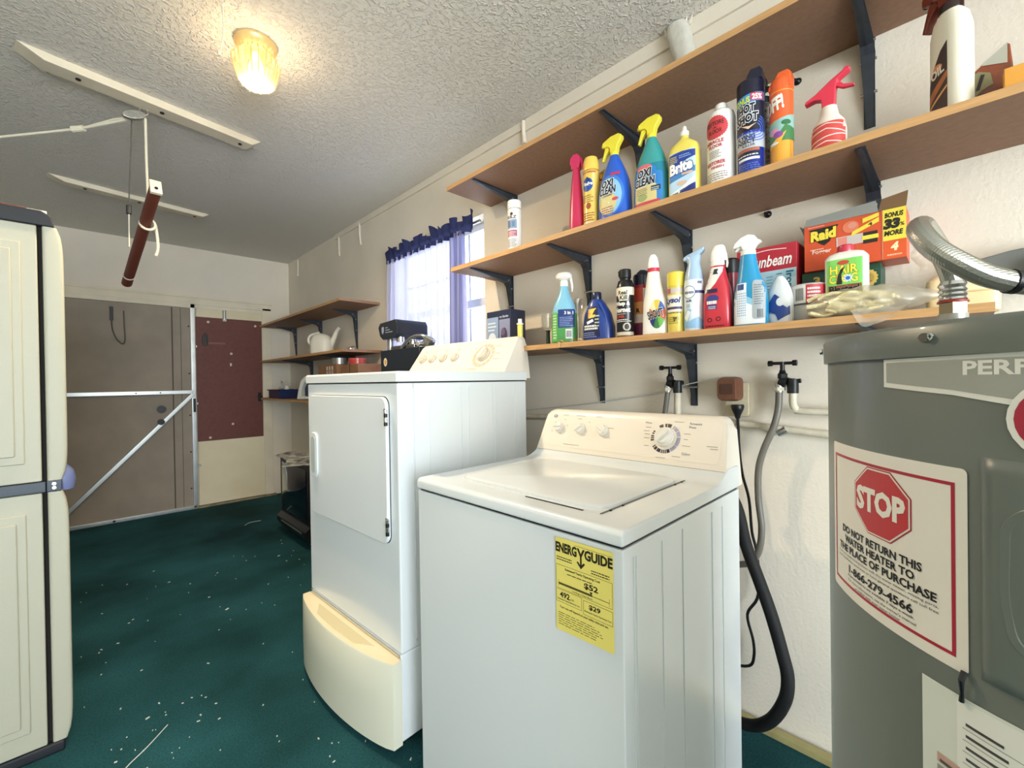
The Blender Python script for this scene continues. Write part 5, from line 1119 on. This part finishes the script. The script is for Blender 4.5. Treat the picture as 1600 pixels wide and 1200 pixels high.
t, s_ = bottle('spray_bottle', 'red spray bottle with white pointed shoulders and white head', 'spray bottle', 1.39, .510, ZL, 8, [(0, .038, .028, 0, 0, 4), (.004, .040, .030, 0, 0, 4), (.08, .040, .030, 0, 0, 3.5), (.12, .037, .028, 0, 0, 2.8), (.16, .026, .023, .0, 0, 2.3), (.195, .020, .019, 0, 0, 2)], plas('#c8323f'), 'spray bottles on the low shelf')
b = MB(); b.lathe([(.020, .193), (.020, .206), (.018, .21)], plas('#efece4'), n=24).loft([(.208, .022, .017, .002, 0, 3), (.235, .022, .018, .003, 0, 3), (.25, .018, .015, .004, 0, 3), (.256, .013, .011, .004, 0, 3)], plas('#f1eee6')); b.build('spray_head', t)
MB().prism([(.018, .235), (.026, .232), (.03, .20), (.027, .185), (.023, .187), (.024, .205)], plas('#f1eee6'), 'y', -.006, .006).build('trigger', t, bevel=.002)
dc = Decal(loft_map(s_), step=.005, vstep=.01)
dc.poly([(-.024, .188), (.018, .188), (.016, .172), (-.002, .138), (-.018, .12), (-.036, .108), (-.032, .135), (-.024, .165)], '#ece8e0', 1).poly([(-.006, .182), (.006, .182), (.002, .172), (.006, .166), (-.01, .166)], '#2a2a30', 3)
dc.rect(-.026, .110, .004, .122, '#2a2448', 3).ell(-.010, .092, .018, .012, '#3a3a7a', 2).lines(-.026, .076, .008, .088, 1, '#f2eeea', 3, seed=27, fill=.8).rect(-.024, .060, .002, .074, '#3a3a7a', 2).lines(-.022, .062, .0, .072, 2, '#f2eeea', 3, seed=28)
dc.ring(-.018, .028, .005, .0075, '#3a1418', 2, n=6).ring(.006, .030, .005, .0075, '#3a1418', 2, n=6).lines(-.03, .008, .03, .016, 1, '#3a1418', 2, seed=29); dc.build('label', t)
t = can('black_spray_can', 'black-capped can behind the red and the blue spray bottles', 1.468, .505, ZL, 0, .030, .19, plas('#8e2730'))
MB().lathe([(.030, .18), (.031, .182), (.031, .222), (.028, .226)], m_blk, n=32).build('cap', t)
m_cyan = plas('#2b93c0')
t, s_ = bottle('spray_bottle', 'blue and white glass cleaner bottle with white trigger, right of the red bottle', 'spray bottle', 1.39, .418, ZL, 4, [(0, .042, .028, 0, 0, 3.4), (.004, .044, .031, 0, 0, 3.2), (.07, .044, .031, 0, 0, 3), (.11, .041, .030, 0, 0, 2.6), (.145, .030, .025, -.004, 0, 2.3), (.18, .024, .021, -.006, 0, 2.1), (.208, .0205, .0195, -.006, 0, 2)], m_cyan, 'spray bottles on the low shelf')
b = MB(); b.lathe([(.020, .206), (.020, .220), (.016, .226)], plas('#f2f0ea'), c=(-.006, 0), n=24); b.prism([(-.046, .232), (-.040, .248), (-.024, .262), (-.004, .268), (.012, .262), (.020, .250), (.030, .244), (.018, .236), (.008, .222), (-.018, .222), (-.024, .236)], plas('#f2f0ea'), 'y', -.013, .013); b.build('spray_head', t, bevel=.004)
MB().prism([(-.020, .238), (-.034, .238), (-.040, .224), (-.036, .222), (-.028, .228), (-.018, .226)], plas('#e6e4de'), 'y', -.006, .006).build('trigger', t, bevel=.002)
dc = Decal(loft_map(s_), step=.006, vstep=.012)
dc.poly([(-.041, .006), (.040, .006), (.040, .055), (.012, .06), (-.041, .085)], '#e8eef0', 0).poly([(-.041, .083), (.012, .058), (.012, .075), (-.038, .105)], '#8cc4dc', 1).rect(-.032, .02, -.005, .125, '#e4edf4', 2)
dc.rect(-.030, .105, -.012, .122, '#2a4a88', 3)
for k in range(5): dc.lines(-.030+.005*k, .03, -.027+.005*k, .10, 10, '#4a78b0', 3, seed=30+k)
dc.rect(.010, .018, .041, .130, '#a8b0b4', 2, r=.008).lines(.014, .06, .037, .12, 9, '#6d7a80', 3, seed=40)
for k in range(6): dc.rect(.022+.0025*k, .022, .0232+.0025*k, .046, '#2a2c30', 3)
dc.build('label', t)
t = thing('iron_carton', 'red and light blue iron box standing against the wall', 'box', (1.50, .327, ZL), 0)
m_redc = mat('red carton', '#b42a3a', .4)
MB().box(0, .125, 0, .165, 0, .252, m_redc).build('carton', t, bevel=.0015)
dc = Decal(pl_map((0, .165, 0), (0, -1, 0), (0, 0, 1)), base=.0008)
dc.rect(.001, .001, .164, .176, '#a9cdd8', 0).poly([(.001, .05), (.164, .12), (.164, .15), (.001, .10)], '#c6dde2', 1).text('Sunbeam', .040, .190, .112, .034, '#f4eeea', bold=.02, shear=.3)
for k in range(8): dc.poly([(.055+.0105*k, .236+.0035*math.sin(k*.4+.3)), (.0655+.0105*k, .236+.0035*math.sin(k*.4+.7)), (.0655+.0105*k, .2385+.0035*math.sin(k*.4+.7)), (.055+.0105*k, .2385+.0035*math.sin(k*.4+.3))], '#f0dcd8', 2)
dc.text('Iron', .138, .168, .050, .018, '#2a6a80', bold=.03, rot=-90).lines(.085, .11, .105, .165, 6, '#6fa0b0', 2, seed=50).lines(.112, .12, .128, .17, 6, '#4a7a8a', 2, seed=51).ell(.12, .05, .035, .03, '#d8e6ea', 2); dc.build('front_print', t)
t = thing('plastic_bag', 'crumpled white plastic bag with a dark blue mark before the iron box', 'bag', (1.425, .352, ZL), R(-90))
m_bagw = mat('white plastic bag', '#dfe2e0', .35, bump=.5, bscale=40)
rg = random.Random(21)
b = MB(); b.loft([(z, .034*r+rg.uniform(-.002, .002), .024*r, rg.uniform(-.002, .002), 0, 2.2) for z, r in ((0, .9), (.02, 1.02), (.05, 1.0), (.08, .95), (.10, .85), (.125, .6), (.14, .25))], m_bagw, n=22); b.build('bag_body', t, sharp=25)
dc = Decal(loft_map([(0, .0325, .0235, 0, 0, 2.2), (.05, .036, .0265, 0, 0, 2.2), (.08, .035, .0255, 0, 0, 2.2), (.14, .02, .012, 0, 0, 2.2)]), step=.004, vstep=.01, base=.0012)
dc.poly([(-.028, .058), (-.008, .088), (.010, .072), (.006, .060), (.022, .046), (.028, .052), (.028, .028), (.0, .012), (-.006, .03), (-.026, .04)], '#24448c', 0).ell(.006, .064, .010, .012, '#dfe2e0', 1).lines(-.02, .0, .01, .006, 1, '#2a2a30', 1, seed=60); dc.build('mark', t)
t = thing('label_jar', 'short round jar with barcode and red label, left of the stringy bag', 'jar', (1.455, .290, ZL), R(-90))
MB().lathe([(.038, 0), (.040, .003), (.040, .05), (.043, .053), (.043, .105), (.041, .108)], mat('pale silver jar', '#c6c8c6', .3, metal=.3), n=40).build('jar_body', t)
dc = Decal(cyl_map(.043), step=.005)
dc.rect(-.058, .054, .002, .104, '#d8dad6', 0).rect(.002, .054, .060, .104, '#b8323e', 0).lines(.006, .06, .04, .10, 4, '#f0dcd8', 1, seed=61, fill=.55).lines(-.05, .06, -.03, .10, 4, '#7a7c7a', 1, seed=62)
for k in range(9): dc.rect(-.024+.0024*k, .062, -.0228+.0024*k, .096, '#2a2c2e', 1)
dc.rect(-.06, .051, .06, .0545, '#3a3c40', 1); dc.build('label', t)
t = thing('green_carton', 'dark green box with a gold 3 and a round seal under the fogger box', 'box', (1.525, .140, ZL), 0)
MB().box(0, .10, 0, .18, 0, .156, mat('dark green carton', '#1d4a38', .45)).build('carton', t, bevel=.001)
dc = Decal(pl_map((0, .18, 0), (0, -1, 0), (0, 0, 1)), base=.0008)
dc.text('3', .030, .118, .014, .022, '#d2b45a', bold=.04).lines(.022, .10, .05, .112, 1, '#c8a850', 1, seed=63, fill=.8).poly([(.150+(.022+.003*(k % 2))*math.cos(PI*k/16), .118+(.022+.003*(k % 2))*math.sin(PI*k/16)) for k in range(32)], '#d0b35a', 0).ell(.150, .118, .016, .016, '#b8964a', 1).lines(.138, .108, .162, .128, 4, '#5a4a20', 2, seed=64); dc.build('front_print', t)
t = thing('fogger_carton', 'open orange insect fogger box with yellow BONUS panel, on the green box', 'box', (1.51, .088, ZL+.157), 0)
m_or = mat('orange carton', '#d4552f', .4)
MB().box(0, .10, 0, .222, 0, .130, m_or).build('carton', t, bevel=.001)
b = MB().prism([(.055, .130), (.222, .130), (.216, .150), (.060, .160)], mat('grey inner card', '#8f8f88', .6), 'x', -.002, .0).prism([(.0, .130), (.055, .130), (.048, .160), (-.004, .168)], mat('brown card flap', '#7a5a3a', .6), 'x', -.002, .0).prism([(.222, .130), (.222, .1), (.238, .142)], MATS['grey inner card'], 'x', .02, .022); b.build('box_flap', t)
dc = Decal(pl_map((0, .222, 0), (0, -1, 0), (0, 0, 1)), base=.0008); yl = '#ecd84a'
dc.poly([(.012, .118), (.082, .120), (.068, .100), (.062, .078), (.048, .068), (.034, .078), (.026, .100)], '#1c1c1a', 1).text('Raid', .018, .084, .058, .026, yl, layer=3, bold=.06, shear=.1, rot=4, edge='#1c1c1a', ew=.03).text('Fogger', .020, .044, .044, .014, '#f0d8c8', bold=.03).lines(.015, .058, .05, .066, 1, '#f0c8b0', 1, seed=65).lines(.01, .124, .05, .128, 1, '#f0d8c8', 1, seed=66)
dc.ell(.108, .105, .018, .016, '#dd7a5a', 1).ell(.112, .108, .010, .008, '#d8907a', 2).poly([(.108, .078), (.168, .104), (.168, .116), (.112, .090)], yl, 2).poly([(.134, .108), (.168, .118), (.168, .128), (.134, .120)], yl, 2).text('4', .146, .098, .008, .008, '#2a2a20', layer=3, bold=.04)
dc.rect(.076, .056, .14, .082, '#c8beb8', 1).rect(.080, .06, .10, .08, '#dd8a7a', 2).rect(.135, .052, .165, .082, '#23241f', 2).rect(.133, .062, .167, .073, yl, 3).rect(.176, .048, .2218, .1298, yl, 2).rect(.1745, .0, .1755, .13, '#e8b090', 3).rect(.176, .0, .2218, .047, '#dc5a2a', 2)
dc.text('BONUS', .180, .108, .036, .012, '#20201a', layer=4, bold=.04, shear=.15).text('33', .179, .080, .029, .022, '#20201a', layer=4, bold=.08, shear=.15).text('%', .210, .082, .008, .009, '#20201a', layer=4, bold=.02).text('MORE', .179, .061, .036, .012, '#20201a', layer=4, bold=.05, shear=.15).text('4', .193, .022, .012, .019, '#f4e2b0', layer=4, bold=.06, shear=.15).lines(.184, .008, .214, .018, 1, '#f0b890', 4, seed=67)
dc.poly([(.180, .137), (.2215, .149), (.2215, .160), (.18, .146)], yl, 0).lines(.183, .142, .21, .147, 1, '#2a2a20', 2, seed=68).poly([(.01, .132), (.165, .146), (.165, .153), (.01, .139)], '#b9a548', 0).lines(.02, .139, .15, .145, 1, '#2a2a20', 2, seed=69); dc.build('front_print', t)
t, s_ = bottle('drain_cleaner_bottle', 'white flat bottle with red cap and green label reading Blaster', 'bottle', 1.45, .203, ZL, 0, [(0, .042, .022, 0, 0, 5), (.004, .046, .025, 0, 0, 4.5), (.165, .046, .025, 0, 0, 4.5), (.176, .038, .022, 0, 0, 3.5), (.182, .02, .016, 0, 0, 2.4)], plas('#e9e6dc'))
MB().lathe([(.019, .180), (.0195, .182), (.018, .197), (.016, .199)], plas('#c4344a'), c=(-.002, 0), n=24).build('cap', t)
dc = Decal(loft_map(s_), step=.008)
dc.rect(-.040, .055, .036, .160, '#7fcf62', 0, r=.003).ell(-.004, .150, .013, .006, '#c2483c', 1).text('HAIR', -.032, .122, .058, .021, '#efe04a', layer=2, bold=.03, edge='#2a4a2a', ew=.02).text('CLOG', -.034, .098, .060, .021, '#efe04a', layer=2, bold=.03, edge='#2a4a2a', ew=.02)
dc.poly([(.006+(.012 if k % 2 else .007)*math.cos(PI*k/9), .108+(.012 if k % 2 else .007)*math.sin(PI*k/9)) for k in range(18)], '#cfe6f2', 4).ell(.006, .108, .005, .005, '#2a6ac0', 5).poly([(-.018, .094), (-.006, .094), (-.008, .118), (.0, .14), (-.010, .132), (-.016, .115)], '#202420', 5).rect(-.036, .070, .034, .092, '#8a4438', 1).text('Blaster!', -.033, .073, .062, .017, '#1c1c1a', layer=4, bold=.05, edge='#d8b8a0', ew=.02); dc.build('label', t)

# bag of cream cord in clear film
t = thing('cord_bag', 'clear plastic bag of cream cord lying over the shelf edge', 'bag', (1.375, .15, ZL))
b = MB(); rg = random.Random(9)
for k in range(44):
    y0 = rg.uniform(-.02, .10); z = rg.uniform(.012, .062); x = rg.uniform(-.028, .03); L_ = rg.uniform(.02, .045)
    b.tube([(x+rg.uniform(-.006, .006), y0-L_, z*.7+.008), (x+rg.uniform(-.008, .008), y0-L_*.3, z), (x, y0+L_*.3, z+rg.uniform(-.006, .006)), (x+rg.uniform(-.006, .006), min(.125, y0+L_), z*.75+.006)], .0055, mat('cream cotton cord', '#e9ddb0', .8, bump=.6, bscale=300), n=7, smoothn=3)
b.build('cord_hank', t)
b = MB(); N1, N2 = 48, 22
def bagf(u, v):
    y = -.135 + .27*u; a = 2*PI*v; w_ = math.sin(PI*min(1, max(0, (u-.0)*1.02)))**.5
    r1 = .040*max(.12, w_)*(1.0 if u > .45 else .55+u); r2 = .040*max(.10, w_)*(1.0 if u > .4 else .5+1.2*u)
    n_ = 1 + .06*math.sin(u*40+a*3) + .05*math.sin(a*7+u*13)
    return (r1*math.cos(a)*n_, y, max(.0008, .037 + r2*math.sin(a)*n_ - .004))
b.grid(bagf, N1, N2, m_film)
def flap(u, v): return (-.040-.010*v, .03-.11*u + .02*v*math.sin(u*3), .012 - (.045*v)*(1-abs(2*u-1)**1.5) + .003*math.sin(u*14))
b.grid(flap, 14, 6, m_film); b.build('film', t, sharp=180)
t = thing('cream_container', 'cream plastic container with rounded lid behind the braided hose', 'container', (1.53, -.01, ZL), R(-90))
m_crm = plas('#f0d9a6', .4)
MB().loft([(0, .060, .04, 0, 0, 6), (.002, .062, .042, 0, 0, 6), (.044, .064, .044, 0, 0, 6), (.047, .060, .04, 0, 0, 6)], m_crm, n=48).build('tub', t)
MB().loft([(.048, .056, .038, -.006, 0, 5), (.051, .059, .041, -.006, 0, 5), (.082, .057, .040, -.006, 0, 4.5), (.095, .046, .032, -.006, 0, 3.5)], plas('#f4ddb0', .4), n=48).build('lid', t)
t = thing('grey_junction_box', 'grey wall box with a blue lever behind the braided hose at the right edge', 'wall box', (1.56, -.07, 1.385))
b = MB().prism([(.03, .075), (-.02, .085), (-.12, .094), (-.12, .0), (.03, .0)], mat('grey box', '#6d706c', .5), 'x', 0, .073); b.build('box_body', t, bevel=.003)
MB().prism([(-.055, .02), (-.055, .056), (-.070, .064), (-.12, .070), (-.12, .014)], plas('#1d3fa0'), 'x', -.03, 0).build('lever', t, bevel=.004)
t = thing('paper_scrap', 'crumpled yellowish paper scrap on the lowest shelf edge below the green bottle', 'paper scrap', (1.335, 1.04, ZL))
b = MB(); b.grid(lambda u, v: (-.006+.014*v, .055-.12*u, .004+.006*math.sin(u*17)*v - (.022*(1-v) if .55 < u+0*v < 0 else 0) + .004*math.cos(u*9)), 16, 4, mat('yellowish leaf paper', '#dccf9c', .6, col2='#b9763a', nscale=60))
b.prism([(.04, .0), (.055, .004), (.050, -.018), (.044, -.016)], MATS['yellowish leaf paper'], 'x', -.0075, -.006); b.build('scrap', t, sharp=20)
